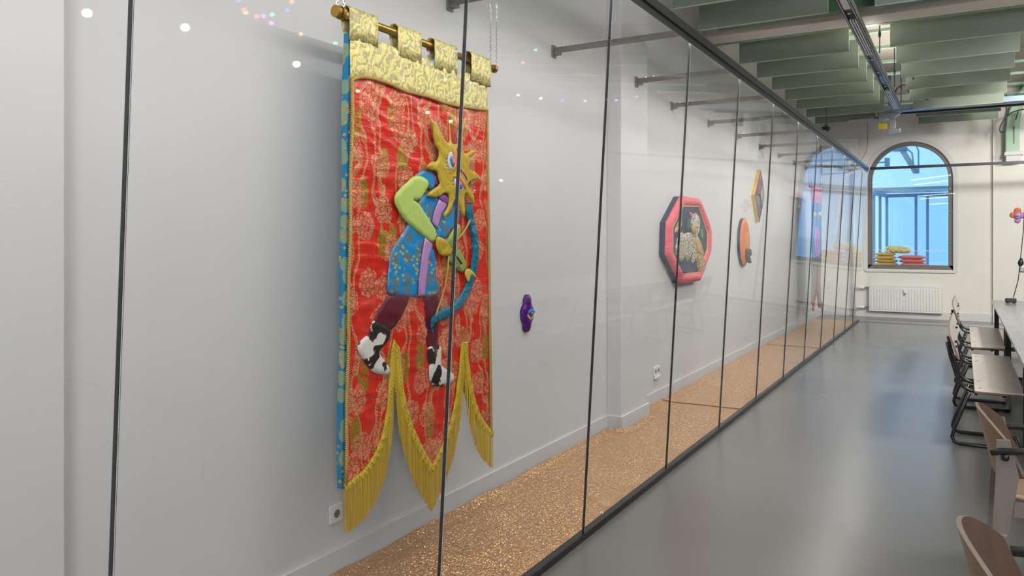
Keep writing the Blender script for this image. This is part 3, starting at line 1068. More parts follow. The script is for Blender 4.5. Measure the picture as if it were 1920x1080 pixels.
# ---- applique figure
def A(pts): return [q(720 + x / 5.4, 210 + y / 5.4) for x, y in pts]
def B(pts): return [q(700 + x / 4.909, 400 + y / 4.909) for x, y in pts]
def C(pts): return [q(640 + x / 5.4, 540 + y / 5.4) for x, y in pts]
def Q(pts): return [q(*p) for p in pts]
L0 = BX + .012
def puffB(mb, poly, x0, h, res=.014, **k):
    k.setdefault('rim', .006)
    return puff(mb, poly, x0, h * .5, res, **k)
puffB(MB(), C([(450, 60), (665, 60), (665, 110), (620, 230), (490, 440), (390, 400), (300, 360), (340, 250), (400, 150)]), L0, .012, .018).make('trouser_leg', 'maroon', ban, True)
puffB(MB(), C([(800, 60), (985, 60), (980, 250), (965, 400), (955, 590), (900, 620), (840, 620), (830, 400), (820, 250)]), L0, .012, .018).make('trouser_leg', 'maroon', ban, True)
puffB(MB(), C([(290, 325), (350, 345), (440, 390), (485, 460), (450, 530), (390, 590), (350, 650), (400, 720), (460, 800), (465, 860), (430, 880), (300, 860), (250, 800), (180, 700), (135, 630), (140, 560), (200, 500), (250, 470), (270, 390)]), L0 + .003, .016, .014).make('boot', 'cow', ban, True)
puffB(MB(), C([(845, 605), (905, 560), (975, 575), (985, 650), (975, 770), (1030, 820), (1110, 860), (1115, 930), (1060, 980), (1000, 990), (900, 985), (865, 940), (860, 800), (870, 770), (850, 700)]), L0 + .003, .016, .014).make('boot', 'cow', ban, True)
puffB(MB(), Q([(745, 95 + 305), (742, 449), (727.5, 471), (722, 514), (721, 543), (724, 552), (751, 556), (765, 557), (788, 555), (800, 559), (820, 552), (820, 532), (812, 520), (813, 485), (806, 459), (811, 445), (830, 452), (845, 424), (860, 410), (853, 384), (824, 362), (790, 362), (775, 385), (765, 400), (760, 421)][1:]), L0 + .003, .014, .016, wr=.004).make('tunic', 'blue_brocade', ban, True)
puffB(MB(), Q([(768, 332), (788, 318), (808, 321), (811, 350), (800, 360), (792, 345), (780, 334)]), L0 + .006, .012, .012).make('tunic_shoulder', 'blue_brocade', ban, True)
puffB(MB(), Q([(808, 328), (812, 335), (815, 345), (809, 350), (806, 340)]), L0 + .012, .006, .010).make('collar_patch', 'purple_dark', ban, True)
puffB(MB(), B([(430, 225), (495, 280), (465, 420), (445, 600), (430, 758), (365, 750), (375, 600), (400, 400)]), L0 + .018, .004, .014, smooth=0).make('sash', 'lilac', ban, True)
puffB(MB(), Q([(814, 374), (831, 380), (819, 400), (811, 429), (801, 416), (804, 400)]), L0 + .018, .004, .012, smooth=0).make('sash', 'lilac', ban, True)
puffB(MB(), Q([(812, 370), (826, 364), (834, 376), (846, 376), (844, 383), (838, 386), (831, 380), (829, 385), (816, 377)]), L0 + .019, .005, .010).make('collar_patch', 'purple_dark', ban, True)
puffB(MB(), B([(745, 90), (770, 120), (772, 200), (725, 290), (790, 380), (822, 470), (815, 520), (780, 552), (700, 480), (645, 410), (675, 360), (660, 310), (635, 270), (690, 160)]), L0 + .010, .014, .012).make('sleeve', 'leaf_green', ban, True)
puffB(MB(), Q([(769, 330), (758, 339), (742, 354), (732, 366), (731, 379), (737, 392), (748, 410), (756, 418), (777, 436), (805, 459), (812, 437), (796, 411), (777, 381), (764, 374), (777, 378), (792, 357), (797, 341), (783, 330)]), L0 + .013, .016, .013).make('sleeve', 'lime', ban, True)
puffB(MB(), B([(820, 500), (870, 535), (905, 595), (885, 590), (850, 560), (835, 620), (820, 632), (803, 590), (788, 545)]), L0 + .022, .007, .008).make('hand', 'ochre_pale', ban, True)
puffB(MB(), Q([(868, 385), (878, 378), (880, 408), (886, 428), (890.5, 453), (890.5, 477), (887, 502), (882, 522), (875, 547), (863, 569), (851, 582), (832, 597), (814, 602), (806, 606), (803, 614), (807, 629), (801, 620), (799, 603), (803, 593), (816, 581), (838, 573), (851, 561), (863, 541), (874, 514), (877, 490), (880, 467), (877, 441), (871, 420), (867, 402)]), L0 + .012, .016, .010, wr=.006).make('bow', 'teal', ban, True)
for pts in ([(869, 413), (862, 428), (855, 438), (840, 455), (834, 463)], [(829, 480), (827, 505), (822, 535), (815, 560), (808, 580), (804, 594)]):
    pp = [q(*p) for p in pts]
    MB().tube([(L0 + .030, y, z) for y, z in pp], .0055, 7).make('bow_string', 'cord', ban, True)
pp = [q(836, 472), q(846, 483), q(854, 494)]
MB().tube([(L0 + .028, y, z) for y, z in pp], .005, 6).make('arrow_shaft', 'maroon', ban)
puffB(MB(), B([(745, 475), (765, 480), (758, 496), (738, 494)]), L0 + .026, .004, .006).make('arrow_tip', 'pink', ban)
puffB(MB(), B([(530, 203), (600, 235), (642, 275), (678, 335), (672, 365), (655, 385), (615, 398), (560, 385), (522, 300)]), L0 + .022, .013, .010, wr=.004).make('hand', 'ochre', ban, True)
mask = puffB(MB(), A([(400, 75), (440, 85), (505, 185), (550, 285), (598, 330), (606, 270), (596, 90), (604, 90), (620, 300), (632, 322), (672, 338), (688, 300), (680, 205), (738, 130), (757, 72), (767, 120), (735, 200), (742, 330), (740, 405), (772, 430), (822, 388), (885, 395), (838, 440), (805, 485), (792, 588), (850, 598), (900, 648), (935, 695), (860, 690), (800, 712), (785, 752), (832, 805), (858, 880), (855, 955), (808, 875), (765, 815), (752, 880), (762, 1062), (742, 1062), (705, 955), (690, 892), (642, 900), (622, 1002), (545, 1080), (545, 1030), (590, 960), (602, 862), (570, 812), (500, 862), (430, 868), (368, 852), (400, 808), (512, 738), (490, 680), (480, 602), (410, 592), (372, 575), (385, 528), (430, 503), (476, 510), (502, 412), (462, 342), (440, 270), (435, 170)]), L0 + .024, .012, .010, wr=.003).make('sun_mask', 'ochre', ban, True)
LM = L0 + .024 + .0072
def on_mask(name, pts, mat, dz=0, h=.004, res=.008, sm_=1):
    return puffB(MB(), A(pts), LM + dz, h, res, base=.006, smooth=sm_).make(name, mat, mask, True)
on_mask('eye_white', [(600, 395), (630, 430), (647, 500), (622, 605), (585, 565), (568, 480)], 'eye_white')
on_mask('iris', [(600, 450), (632, 460), (640, 530), (628, 572), (600, 535), (590, 480)], 'iris', .004)
on_mask('pupil', [(612, 466), (640, 480), (640, 545), (613, 522)], 'pink', .007, .003, .006)
on_mask('eyelid', [(618, 375), (655, 430), (664, 530), (630, 615), (622, 600), (645, 500), (630, 430)], 'orange_satin', .004)
on_mask('eye_white', [(640, 672), (700, 685), (748, 770), (700, 815), (662, 795), (638, 720)], 'eye_white')
on_mask('iris', [(658, 692), (705, 697), (732, 760), (700, 790), (670, 765)], 'iris', .004)
on_mask('pupil', [(668, 700), (700, 703), (708, 745), (680, 752)], 'pink', .007, .003, .006)
on_mask('eyelid', [(628, 655), (650, 640), (692, 643), (742, 700), (757, 790), (745, 770), (700, 692), (655, 675)], 'orange_satin', .004)
on_mask('nose_line', [(660, 362), (676, 372), (702, 470), (702, 580), (762, 640), (778, 700), (762, 690), (735, 628), (680, 592), (688, 480)], 'magenta', .0, .003)
for x, y in ((566, 470), (564, 510), (568, 550), (580, 590), (597, 620), (632, 690), (630, 730), (640, 770)):
    on_mask('eyelash', [(x + 8, y - 7), (x + 8, y + 7), (x - 10, y + 5)], 'purple_dark', 0, .002, .01, 0)
for k in range(5):
    y, z = q(883 - k * 2.0, 522 + k * 4.2)
    MB().ball((L0 + .030, y, z), .006, 6, 4).make('bead', 'pink' if k % 2 == 0 else 'ochre_pale', ban, True)
# gold piping of the tunic hem and seams on the mask
# ============================================================ WALL PIECES
FW = WX + .002
def wp(X):
    return lambda pts, k, ox, oy: [PX(ox + x / k, oy + y / k, X) for x, y in pts]
# violet eye plush
X = WX + .03
cc = PX(991, 588, X)
eye = root('plush_eye', (WX, cc[0], cc[1]), 'small violet velvet cushion with an embroidered eye, beside the large banner', 'wall ornament')
w_ = wp(X)
puff(MB(), w_([(262, 132), (305, 150), (328, 230), (332, 340), (370, 400), (388, 520), (375, 640), (335, 740), (318, 830), (305, 910), (250, 955), (200, 925), (178, 860), (188, 770), (150, 700), (130, 560), (145, 440), (190, 370), (195, 250), (220, 160)], 11.38, 970, 540), X - .015, .026, .012, base=.014).make('cushion_body', 'violet', eye, True)
w2 = wp(X + .01)
puff(MB(), w2([(218, 570), (235, 500), (300, 435), (355, 460), (380, 500), (372, 530), (300, 530), (255, 540)], 11.38, 970, 540), X + .009, .006, .006).make('eyelid', 'cyan', eye, True)
puff(MB(), w2([(245, 560), (300, 520), (355, 535), (360, 590), (320, 635), (280, 620)], 11.38, 970, 540), X + .008, .004, .006).make('eye_white', 'eye_white', eye, True)
puff(MB(), w2([(275, 525), (330, 520), (335, 570), (308, 610), (285, 590)], 11.38, 970, 540), X + .012, .003, .005).make('iris', 'crimson', eye, True)
puff(MB(), w2([(293, 520), (315, 520), (310, 555), (298, 555)], 11.38, 970, 540), X + .0145, .002, .005).make('pupil', 'yellow_cloth', eye, True)
puff(MB(), w2([(220, 575), (245, 570), (280, 620), (325, 640), (350, 620), (345, 640), (315, 650), (300, 690), (285, 655), (258, 695), (262, 650), (230, 640), (245, 615), (215, 600)], 11.38, 970, 540), X + .008, .003, .005, smooth=0).make('lashes', 'yellow_cloth', eye, True)
# octagonal picture
XO = WX + .10
w_ = wp(XO)
outer = w_([(228, 66), (425, 98), (545, 405), (545, 645), (432, 975), (225, 1010), (72, 690), (82, 350)], 5.685, 1240, 355)
inner = w_([(248, 178), (408, 182), (505, 460), (500, 645), (408, 888), (246, 906), (138, 670), (140, 400)], 5.685, 1240, 355)
oc = (sum(p[0] for p in outer) / 8, sum(p[1] for p in outer) / 8)
pic = root('octagonal_picture', (WX, oc[0], oc[1]), 'octagonal textile picture of two spotted cats in a padded pink velvet frame', 'picture')
mb = MB().prism([(oc[0] + (p[0] - oc[0]) * .985, oc[1] + (p[1] - oc[1]) * .985) for p in outer], 'x', WX, XO - .02)
mb.make('backing', 'navy', pic)
mb = MB()
def ringpts(poly, n=9):
    r = []
    for i in range(8):
        a, b_ = poly[i], poly[(i + 1) % 8]
        for k in range(n): r.append((a[0] + (b_[0] - a[0]) * k / n, a[1] + (b_[1] - a[1]) * k / n))
    return r
ro, ri = ringpts(outer), ringpts(inner)
vs_ = []
K = 9
for i in range(len(ro)):
    for k in range(K):
        an = PI * k / (K - 1)
        s = (1 - math.cos(an)) / 2
        y = ro[i][0] + (ri[i][0] - ro[i][0]) * s; z = ro[i][1] + (ri[i][1] - ro[i][1]) * s
        hh = .045 * math.sin(an) * (1 + .12 * noise.noise(Vector((i * .9, k * .3, 0)))) * (.86 if i % 9 == 0 else 1)
        vs_.append((XO - .035 + hh, y, z))
n = len(ro)
fs = [(i * K + k, ((i + 1) % n) * K + k, ((i + 1) % n) * K + k + 1, i * K + k + 1) for i in range(n) for k in range(K - 1)]
mb.add(vs_, fs).make('padded_frame', 'rose', pic, True)
puff(MB(), inner, XO - .045, .022, .05, base=.01, smooth=0).make('picture_ground', 'petrol', pic, True)
MB().tube([(XO - .016, y, z) for y, z in inner], .007, 6, closed=True).make('piping', 'yellow_cloth', pic, True)
def onpic(name, pts, mat, x, h=.02, res=.022):
    return puff(MB(), wp(x)(pts, 5.685, 1240, 355), x, h, res, base=.02).make(name, mat, pic, True)
onpic('spotted_cat_body', [(235, 480), (300, 450), (340, 480), (370, 560), (370, 700), (345, 790), (320, 790), (315, 700), (290, 765), (240, 760), (225, 780), (165, 740), (145, 650), (160, 540), (195, 480), (215, 450)], 'leopard_pale', XO - .02)
onpic('spotted_cat_head', [(185, 340), (210, 330), (215, 400), (190, 430), (165, 475), (143, 470), (145, 420)], 'leopard_tan', XO - .018)
onpic('sitting_cat_body', [(330, 480), (380, 480), (410, 540), (440, 640), (445, 720), (490, 775), (470, 800), (465, 850), (445, 895), (405, 890), (390, 830), (380, 760), (350, 740), (375, 650), (345, 560)], 'leopard_tan', XO - .01)
onpic('sitting_cat_chest', [(360, 520), (390, 500), (420, 580), (425, 700), (395, 690), (375, 620)], 'tan_plush', XO + .008, .01)
onpic('sitting_cat_head', [(330, 300), (365, 245), (395, 280), (408, 340), (400, 440), (385, 500), (345, 525), (330, 450), (325, 370)], 'leopard_pale', XO - .006)
onpic('muzzle', [(345, 370), (362, 380), (368, 450), (350, 470), (338, 430)], 'tan_plush', XO + .012, .008)
onpic('ear', [(314, 234), (332, 272), (330, 300), (322, 285)], 'pink', XO + .002, .003, .03)
onpic('ear', [(392, 285), (410, 310), (405, 345), (395, 330)], 'pink', XO + .008, .006)
for x, y, hh, m_ in ((240, 770, 170, 'grass_dark'), (255, 775, 190, 'grass_dark'), (250, 780, 140, 'grass_cloth'), (268, 760, 120, 'grass_cloth'), (285, 440, 120, 'grass_dark'), (300, 440, 130, 'grass_dark'), (425, 540, 120, 'grass_dark'), (440, 530, 110, 'grass_cloth')):
    onpic('reed', [(x - 7, y), (x + 7, y), (x + 8 + random.uniform(-8, 8), y - hh), (x + 2, y - hh)], m_, XO - .004, .006, .03)
# orange oval and diamond
XV = WX + .06
w_ = wp(XV)
el = [(101 + 46 * math.cos(2 * PI * k / 28), 777 + 243 * math.sin(2 * PI * k / 28)) for k in range(28)]
oel = w_(el, 5.4, 1380, 310)
ov = root('oval_plush', (WX, sum(p[0] for p in oel) / 28, sum(p[1] for p in oel) / 28), 'orange velvet oval wall hanging with a slate-grey knot at its lower edge', 'wall ornament')
MB().prism(oel, 'x', WX, XV - .02).make('backing', 'navy', ov)
puff(MB(), oel, XV - .02, .025, .04, smooth=0).make('oval_body', 'orange_velvet', ov, True)
iel = wp(XV + .01)([(118 + 12 * math.cos(2 * PI * k / 20), 765 + 105 * math.sin(2 * PI * k / 20)) for k in range(20)], 5.4, 1380, 310)
puff(MB(), iel, XV + .004, .006, .03, smooth=0).make('oval_centre', 'tan_plush', ov, True)
mb = MB()
for x, y, r in ((120, 875, .045), (138, 870, .035), (122, 915, .05), (140, 895, .03), (128, 955, .045), (138, 975, .025)):
    yy, zz = PX(1380 + x / 5.4, 310 + y / 5.4, XV + .03)
    mb.ball((XV + .03, yy, zz), (.03, r * 1.5, r), 8, 6)
mb.make('grey_knot', 'grey_blob', ov, True)
XD = WX + .07
w_ = wp(XD)
dp = w_([(263, 42), (300, 310), (250, 577), (204, 300)], 5.4, 1380, 310)
di = root('diamond_plush', (WX, sum(p[0] for p in dp) / 4, sum(p[1] for p in dp) / 4), 'tall plum and grey diamond wall hanging with yellow sides', 'wall ornament')
MB().prism(dp, 'x', WX, XD - .02).make('backing', 'yellow_cloth', di)
dc = w_([(255, 305)], 5.4, 1380, 310)[0]
for i, m_ in enumerate(('plum', 'plum', 'mauve', 'plum')):
    puff(MB(), [dp[i], dp[(i + 1) % 4], dc], XD - .02, .02, .05, smooth=0).make('quarter_panel', m_, di, True)
puff(MB(), wp(XD + .005)([(262, 190), (285, 310), (268, 470), (240, 320)], 5.4, 1380, 310), XD + .002, .006, .04).make('eye_ground', 'teal', di, True)
puff(MB(), wp(XD + .01)([(261, 225), (268, 310), (258, 370), (252, 300)], 5.4, 1380, 310), XD + .010, .004, .03).make('eye_centre', 'yellow_cloth', di, True)

# narrow banner near the far end
XN = -2.28
def N(pts): return [PX(1500 + x / 4, 330 + y / 4, XN) for x, y in pts]
ra, rb = N([(72, 76), (165, 108)])
zr_ = (ra[1] + rb[1]) / 2
nb = root('narrow_banner', (XN, (ra[0] + rb[0]) / 2, zr_), 'coral and teal banner with two crimson tails hanging near the far glass corner', 'banner')
MB().tube([(XN, ra[0], zr_), (XN, rb[0], zr_)], .02, 10).make('rod', 'crimson', nb, True)
for yy in (ra[0] + .05, rb[0] - .05):
    for dx in (-.02, .02):
        chain(yy, XN + dx, 2.97, zr_ + .01).make('chain', 'chrome', nb, kind='stuff')
def flat(poly, x0, x1, name, mat):
    return MB().prism(poly, 'x', x0, x1).make(name, mat, nb)
flat(N([(84, 100), (157, 118), (157, 205), (90, 198)]), XN - .01, XN + .012, 'top_panel', 'red_orange')
for k in range(4):
    a, e = N([(86 + k * 19, 84 + k * 5.5), (96 + k * 19, 88 + k * 5.5)])
    MB().tube([(XN, a[0], zr_ - .002), (XN, e[0] , zr_ - .002)], .03, 10).make('tab', 'red_orange', nb, True)
flat(N([(90, 198), (157, 205), (157, 640), (90, 632)]), XN - .01, XN + .010, 'centre_panel', 'teal_brocade')
flat(N([(88, 632), (157, 640), (150, 800), (160, 960), (140, 990), (123, 830), (105, 930), (92, 960), (84, 940), (90, 780)]), XN - .01, XN + .008, 'tail_panel', 'grey_teal')
flat(N([(86, 940), (103, 935), (122, 800), (126, 660), (128, 800), (142, 950), (162, 945), (160, 990), (152, 1000), (138, 970), (124, 850), (104, 960), (100, 1012), (86, 1010)]), XN + .009, XN + .016, 'tail_end', 'crimson')
puff(MB(), N([(92, 262), (120, 280), (128, 280), (157, 262), (157, 318), (128, 300), (120, 300), (92, 312)]), XN + .010, .02, .05, smooth=0).make('bow', 'bow_yellow', nb, True)
for dx_, m_ in ((-9, 'pink'), (8, 'rose'), (0, 'lilac'), (-4, 'crimson')):
    puff(MB(), N([(124 + dx_, 370), (134 + dx_, 440), (132 + dx_, 560), (122 + dx_, 632), (114 + dx_, 560), (114 + dx_, 440)]), XN + .011 + .003 * (dx_ + 9) / 9, .012, .06).make('petal', m_, nb, True)
flat(N([(119, 205), (128, 207), (128, 370), (120, 370)]), XN + .011, XN + .016, 'stem', 'crimson')

# flower-shaped plush on the far wall
PYY = WY - .07 - .03
def PF(x, z, r): return [(x + r * math.cos(2 * PI * k / 14), z + r * 1.0 * math.sin(2 * PI * k / 14)) for k in range(14)]
fx, fz = PY(1908, 405, PYY)
fl = root('flower_plush', (fx, WY - .07, fz), 'small orange and lilac lobed plush with an eye on the far wall above the tables', 'wall ornament')
for nm, dx, dz, r, m_ in (('lobe', 0, .10, .062, 'orange_velvet'), ('lobe', -.07, .02, .06, 'orange_velvet'), ('lobe', .07, .01, .06, 'lilac'), ('lobe', 0, -.085, .055, 'lilac'), ('centre', .005, .01, .065, 'lilac')):
    b = puff(MB(), PF(fx + dx, fz + dz, r), WY - .07 - (.0 if nm == 'lobe' else .028), .028, .03, smooth=0, sgn=-1, axis='y')
    b.make(nm, m_, fl, True)
puff(MB(), [(fx - .045, fz + .01), (fx, fz + .035), (fx + .05, fz + .01), (fx, fz - .015)], WY - .13, .006, .02, sgn=-1, axis='y', base=.02).make('eye_white', 'eye_white', fl, True)
puff(MB(), PF(fx, fz + .01, .016), WY - .14, .004, .02, smooth=0, sgn=-1, axis='y', base=.02).make('pupil', 'pink', fl, True)

# sockets on the left wall
def socket(yc, zc, lab, double=False):
    o = root('wall_socket', (WX, yc, zc), lab, 'socket')
    w2_ = .082 if double else .042
    MB().box(WX, WX + .012, yc - w2_, yc + w2_, zc - .043, zc + .043, .003).make('cover_plate', 'white_plastic', o)
    for c in ((-.04, .04) if double else (0,)):
        MB().tube([(WX + .012, yc + c, zc), (WX + .0135, yc + c, zc)], .024, 18).make('socket_ring', 'white_plastic', o)
        MB().tube([(WX + .0136, yc + c, zc), (WX + .0142, yc + c, zc)], .020, 18).make('socket_well', 'galv', o)
        for dz in (-.009, .009):
            MB().tube([(WX + .0143, yc + c + dz, zc), (WX + .0148, yc + c + dz, zc)], .003, 8).make('pin_hole', 'black', o)
    return o
sy, sz = PX(628, 962, WX)
so = socket(sy, sz, 'single white wall socket half hidden by the fringe of the large banner')
sy, sz = PX(1230, 695, WX)
so = socket(sy, sz, 'double white wall socket just beyond the wall pier, above the skirting', True)
MB().box(WX, WX + .03, sy - .07, sy + .07, sz - .075, sz - .045, .004).make('cable_box', 'white_plastic', so)
sy, sz = PX(1472, 590, WX)
socket(sy, sz, 'double white wall socket below and left of the narrow coral banner', True)

# ============================================================ RADIATOR
rx0, rx1, rz0, rz1, ry = -1.64, -.33, .13, .64, WY - .05
rad = root('radiator', ((rx0 + rx1) / 2, ry, rz0), 'long white panel radiator under the arched window', 'radiator')
MB().box(rx0, rx1, ry - .045, ry - .03, rz0, rz1, .004).box(rx0, rx1, ry - .005, ry + .01, rz0, rz1, .004).make('back_panel', 'white_metal', rad)
NRB = 24
for k in range(NRB):
    xc = rx0 + .045 + (rx1 - rx0 - .09) * k / (NRB - 1)
    MB().prism([(xc - .019, ry - .045), (xc - .012, ry - .056), (xc + .012, ry - .056), (xc + .019, ry - .045)], 'z', rz0 + .045, rz1 - .035).make('rib', 'white_metal', rad)
MB().box(rx0 - .008, rx1 + .008, ry - .05, ry + .02, rz1, rz1 + .012, .003).box(rx0 - .01, rx0, ry - .05, ry + .02, rz0, rz1, .003).box(rx1, rx1 + .01, ry - .05, ry + .02, rz0, rz1, .003).make('casing', 'white_metal', rad)
xm = (rx0 + rx1) / 2
MB().box(xm - .022, xm + .022, ry - .085, ry - .056, rz1 - .12, rz1 - .05, .006).make('meter', 'white_plastic', rad)
MB().box(xm - .012, xm + .012, ry - .09, ry - .085, rz1 - .155, rz1 - .125, .002).box(xm - .012, xm + .012, ry - .085, ry - .056, rz1 - .155, rz1 - .12, .002).make('meter_window', 'galv', rad)
for z in (rz0 + .07, rz1 - .03):
    p = MB().tube([(rx0 - .10, ry - .02, z), (rx0 - .16, ry - .02, z), (-1.93, ry - .02, z)], .028, 10).make('pipe', 'white_metal', rad, True)
    MB().tube([(rx0 - .10, ry - .02, z), (rx0, ry - .02, z)], .014, 8).tube([(rx0 - .075, ry - .02, z), (rx0 - .055, ry - .02, z)], .024, 8).tube([(rx0 - .04, ry - .02, z), (rx0 - .02, ry - .02, z)], .022, 8).make('valve', 'chrome', p)
b = MB().tube([(-1.94, ry - .02, 0), (-1.94, ry - .02, 3.0)], .036, 14)
b.make('riser_pipe', 'white_metal', None, True, at=(-1.94, ry - .02, 0), label='white vertical heating pipe standing in front of the far wall beside the radiator', cat='pipe')

# ============================================================ CEILING BAFFLES
def baffle(x0, x1, y, zb, hh, lab, grp):
    o = root('felt_baffle', ((x0 + x1) / 2, y, zb), lab, 'acoustic baffle', grp)
    MB().box(x0 + .004, x1 - .004, y - .011, y + .011, zb + .006, zb + hh - .03, .003).make('felt_panel', 'felt', o)
    MB().box(x0, x0 + .004, y - .013, y + .013, zb, zb + hh).box(x1 - .004, x1, y - .013, y + .013, zb, zb + hh).box(x0, x1, y - .013, y + .013, zb, zb + .006).make('edge_strip', 'felt_edge', o)
    MB().box(x0, x1, y - .018, y + .018, zb + hh - .03, zb + hh, .002).make('top_rail', 'green_steel', o)
    for xx in (x0 + .22, x1 - .22):
        MB().tube([(xx, y, zb + hh), (xx, y, 4.26)], .005, 6).tube([(xx, y - .02, zb + hh + .05), (xx, y + .03, zb + hh + .05)], .008, 6).make('hanger', 'black', o)
    return o
left_ord = ['second panel behind the white beam', 'third panel behind the white beam', 'fourth panel behind the white beam', 'fifth panel behind the white beam', 'sixth panel behind the white beam']
names = ['first', 'second', 'third', 'fourth', 'fifth', 'sixth', 'seventh', 'eighth']
for k in range(7):
    x1 = -1.13 if k < 6 else -1.35
    baffle(-2.40, x1, BY[k], 3.8, .365, 'sage-green felt ceiling baffle over the glass, %s behind the white beam' % (names[k] if k < 6 else 'last and shortest'), 'felt baffles between the glass and the cable tray')
for k in range(8):
    baffle(-.70, .59, BY[k], 3.8, .365, 'sage-green felt ceiling baffle right of the cable tray, %s behind the white beam' % names[k], 'felt baffles to the right of the cable tray')
baffle(-2.38, -1.11, 7.97, 3.8, .365, 'sage-green felt ceiling baffle over the glass, just before the white beam', 'felt baffles between the glass and the cable tray')
baffle(-2.38, -1.11, 7.1, 3.8, .365, 'sage-green felt ceiling baffle over the glass, cut by the top of the photo', 'felt baffles between the glass and the cable tray')
baffle(-.70, .59, 7.97, 3.8, .365, 'sage-green felt ceiling baffle right of the tray, in front of the white beam', 'felt baffles to the right of the cable tray')

# hanging light track
tr = root('light_track', (-.9, 8, 3.72), 'long galvanised ceiling track with a slim white lamp running away between the felt baffles', 'light track')
MB().box(-.95, -.945, 2, 13.9, 3.7, 3.78).box(-.845, -.84, 2, 13.9, 3.7, 3.78).box(-.95, -.84, 2, 13.9, 3.775, 3.78).box(-.95, -.935, 2, 13.9, 3.7, 3.704).box(-.855, -.84, 2, 13.9, 3.7, 3.704).make('channel', 'tray', tr)
MB().box(-.925, -.865, 2, 7.6, 3.705, 3.73, .004).make('lamp_body', 'white_metal', tr)
for y0, y1 in ((8.0, 9.6), (12.0, 13.7)):
    MB().box(-.925, -.912, y0, y1, 3.70, 3.72).box(-.900, -.888, y0, y1, 3.70, 3.72).box(-.878, -.865, y0, y1, 3.70, 3.72).make('lamp_body', 'white_metal', tr)
for y in (7.7, 9.8, 10.6, 11.6):
    MB().tube([(-.895, y, 3.69), (-.895, y, 3.705)], .016, 8).make('screw', 'chrome', tr)
MB().box(-.91, -.885, 10.9, 11.4, 3.702, 3.708).make('slot', 'black', tr)
for y in (4, 7.4, 9.9, 12.2, 13.6):
    MB().tube([(-.82, y, 3.78), (-.82, y, 4.6)], .007, 6).ball((-.82, y, 4.0), (.016, .016, .05), 6, 4).make('hanger', 'black', tr)

# blue-grey cable tray across the far end
ct = root('cable_tray', (0, 14.9, 3.85), 'blue-grey cable tray crossing under the ceiling at the far end of the felt baffles', 'cable tray')
MB().box(-1.15, 1.4, 14.8, 14.81, 3.835, 3.93).box(-1.15, 1.4, 15.04, 15.05, 3.835, 3.93).box(-1.15, 1.4, 14.8, 15.05, 3.835, 3.841).make('tray_body', 'blue_tray', ct)
MB().box(-1.3, 1.2, 15.25, 15.29, 3.83, 3.89).make('cross_bar', 'black', ct)
# loose cables above it
def cable(pts, r, name, mat, **k):
    P_ = [Vector(p) for p in pts]
    out = []
    for i in range(len(P_) - 1):
        a = P_[max(0, i - 1)]; b_ = P_[i]; c_ = P_[i + 1]; d = P_[min(len(P_) - 1, i + 2)]
        for s in range(6):
            t_ = s / 6
            out.append(.5 * ((2 * b_) + (c_ - a) * t_ + (2 * a - 5 * b_ + 4 * c_ - d) * t_ ** 2 + (3 * b_ - a - 3 * c_ + d) * t_ ** 3))
    out.append(P_[-1])
    return MB().tube(out, r, 6).make(name, mat, smooth=True, **k)
cable([(-.95, 13.9, 3.84), (-.9, 13.9, 4.05), (-.78, 13.9, 4.1), (-.72, 13.9, 3.98), (-.6, 13.9, 3.88), (-.45, 13.92, 3.84)], .011, 'cable', 'black', parent=None, at=(-.8, 13.9, 3.84), label='black cable looping above the tray at the end of the light track', cat='cable')
cable([(-.72, 12.2, 4.6), (-.66, 12.2, 4.3), (-.72, 12.2, 4.1), (-.6, 12.2, 3.98), (-.58, 12.2, 3.86)], .010, 'cable', 'black', parent=None, at=(-.7, 12.2, 4.5), label='black cable hanging in a curl beside the light track, before the tray', cat='cable')
cable([(-.80, 10.6, 4.6), (-.74, 10.6, 4.26), (-.60, 10.6, 4.22), (-.45, 10.6, 4.24)], .012, 'cable', 'black', parent=None, at=(-.8, 10.6, 4.5), label='short black cable bending over the felt baffles beside the track hangers', cat='cable')

# grey floodlight bracket with a yellow tag
fx0, fz0 = PY(1668, 222, 15.2)
fb = root('projector_mount', (fx0, 15.2, fz0), 'grey metal lamp housing with a yellow tag hanging under the tray end', 'lamp')
b = MB().prism([(fx0 - .28, fz0 + .16), (fx0 + .28, fz0 + .22), (fx0 + .30, fz0 + .18), (fx0 + .06, fz0 - .02), (fx0 - .10, fz0 - .02)], 'y', 15.1, 15.3)
b.make('housing', 'tray', fb)
MB().box(fx0 + .0, fx0 + .10, 15.14, 15.24, fz0 - .22, fz0 - .02, .006).box(fx0 - .02, fx0 + .18, 15.1, 15.28, fz0 - .26, fz0 - .20, .006).make('arm', 'tray', fb)
MB().box(fx0 - .17, fx0 - .03, 15.08, 15.09, fz0 - .20, fz0 - .10, .002).make('yellow_tag', 'yellow_tag', fb, label='square yellow tag')
pts = []
for k in range(24):
    an = 2 * PI * k / 24
    pts.append((fx0 - .42 + .26 * math.cos(an), 15.1 + .2 * math.sin(an)))
MB().prism(pts, 'z', fz0 - .02, fz0 + .02).make('cable_reel', 'galv', fb)
MB().tube([(fx0, 15.2, fz0 + .2), (fx0, 15.2, 4.6)], .02, 8).make('hanger', 'galv', fb)

# red wire down to the glass corner
pts = [PY(u, v, 16.6) for u, v in ((1626, 236), (1627, 255), (1625, 280), (1617, 297), (1607, 308))]
cable([(pts[0][0], 16.6, 4.6)] + [(x, 16.6, z) for x, z in pts], .006, 'wire', 'red_cable', parent=None, at=(pts[0][0], 16.6, pts[0][1]), label='thin red wire dropping from the ceiling to the glass corner', cat='wire')
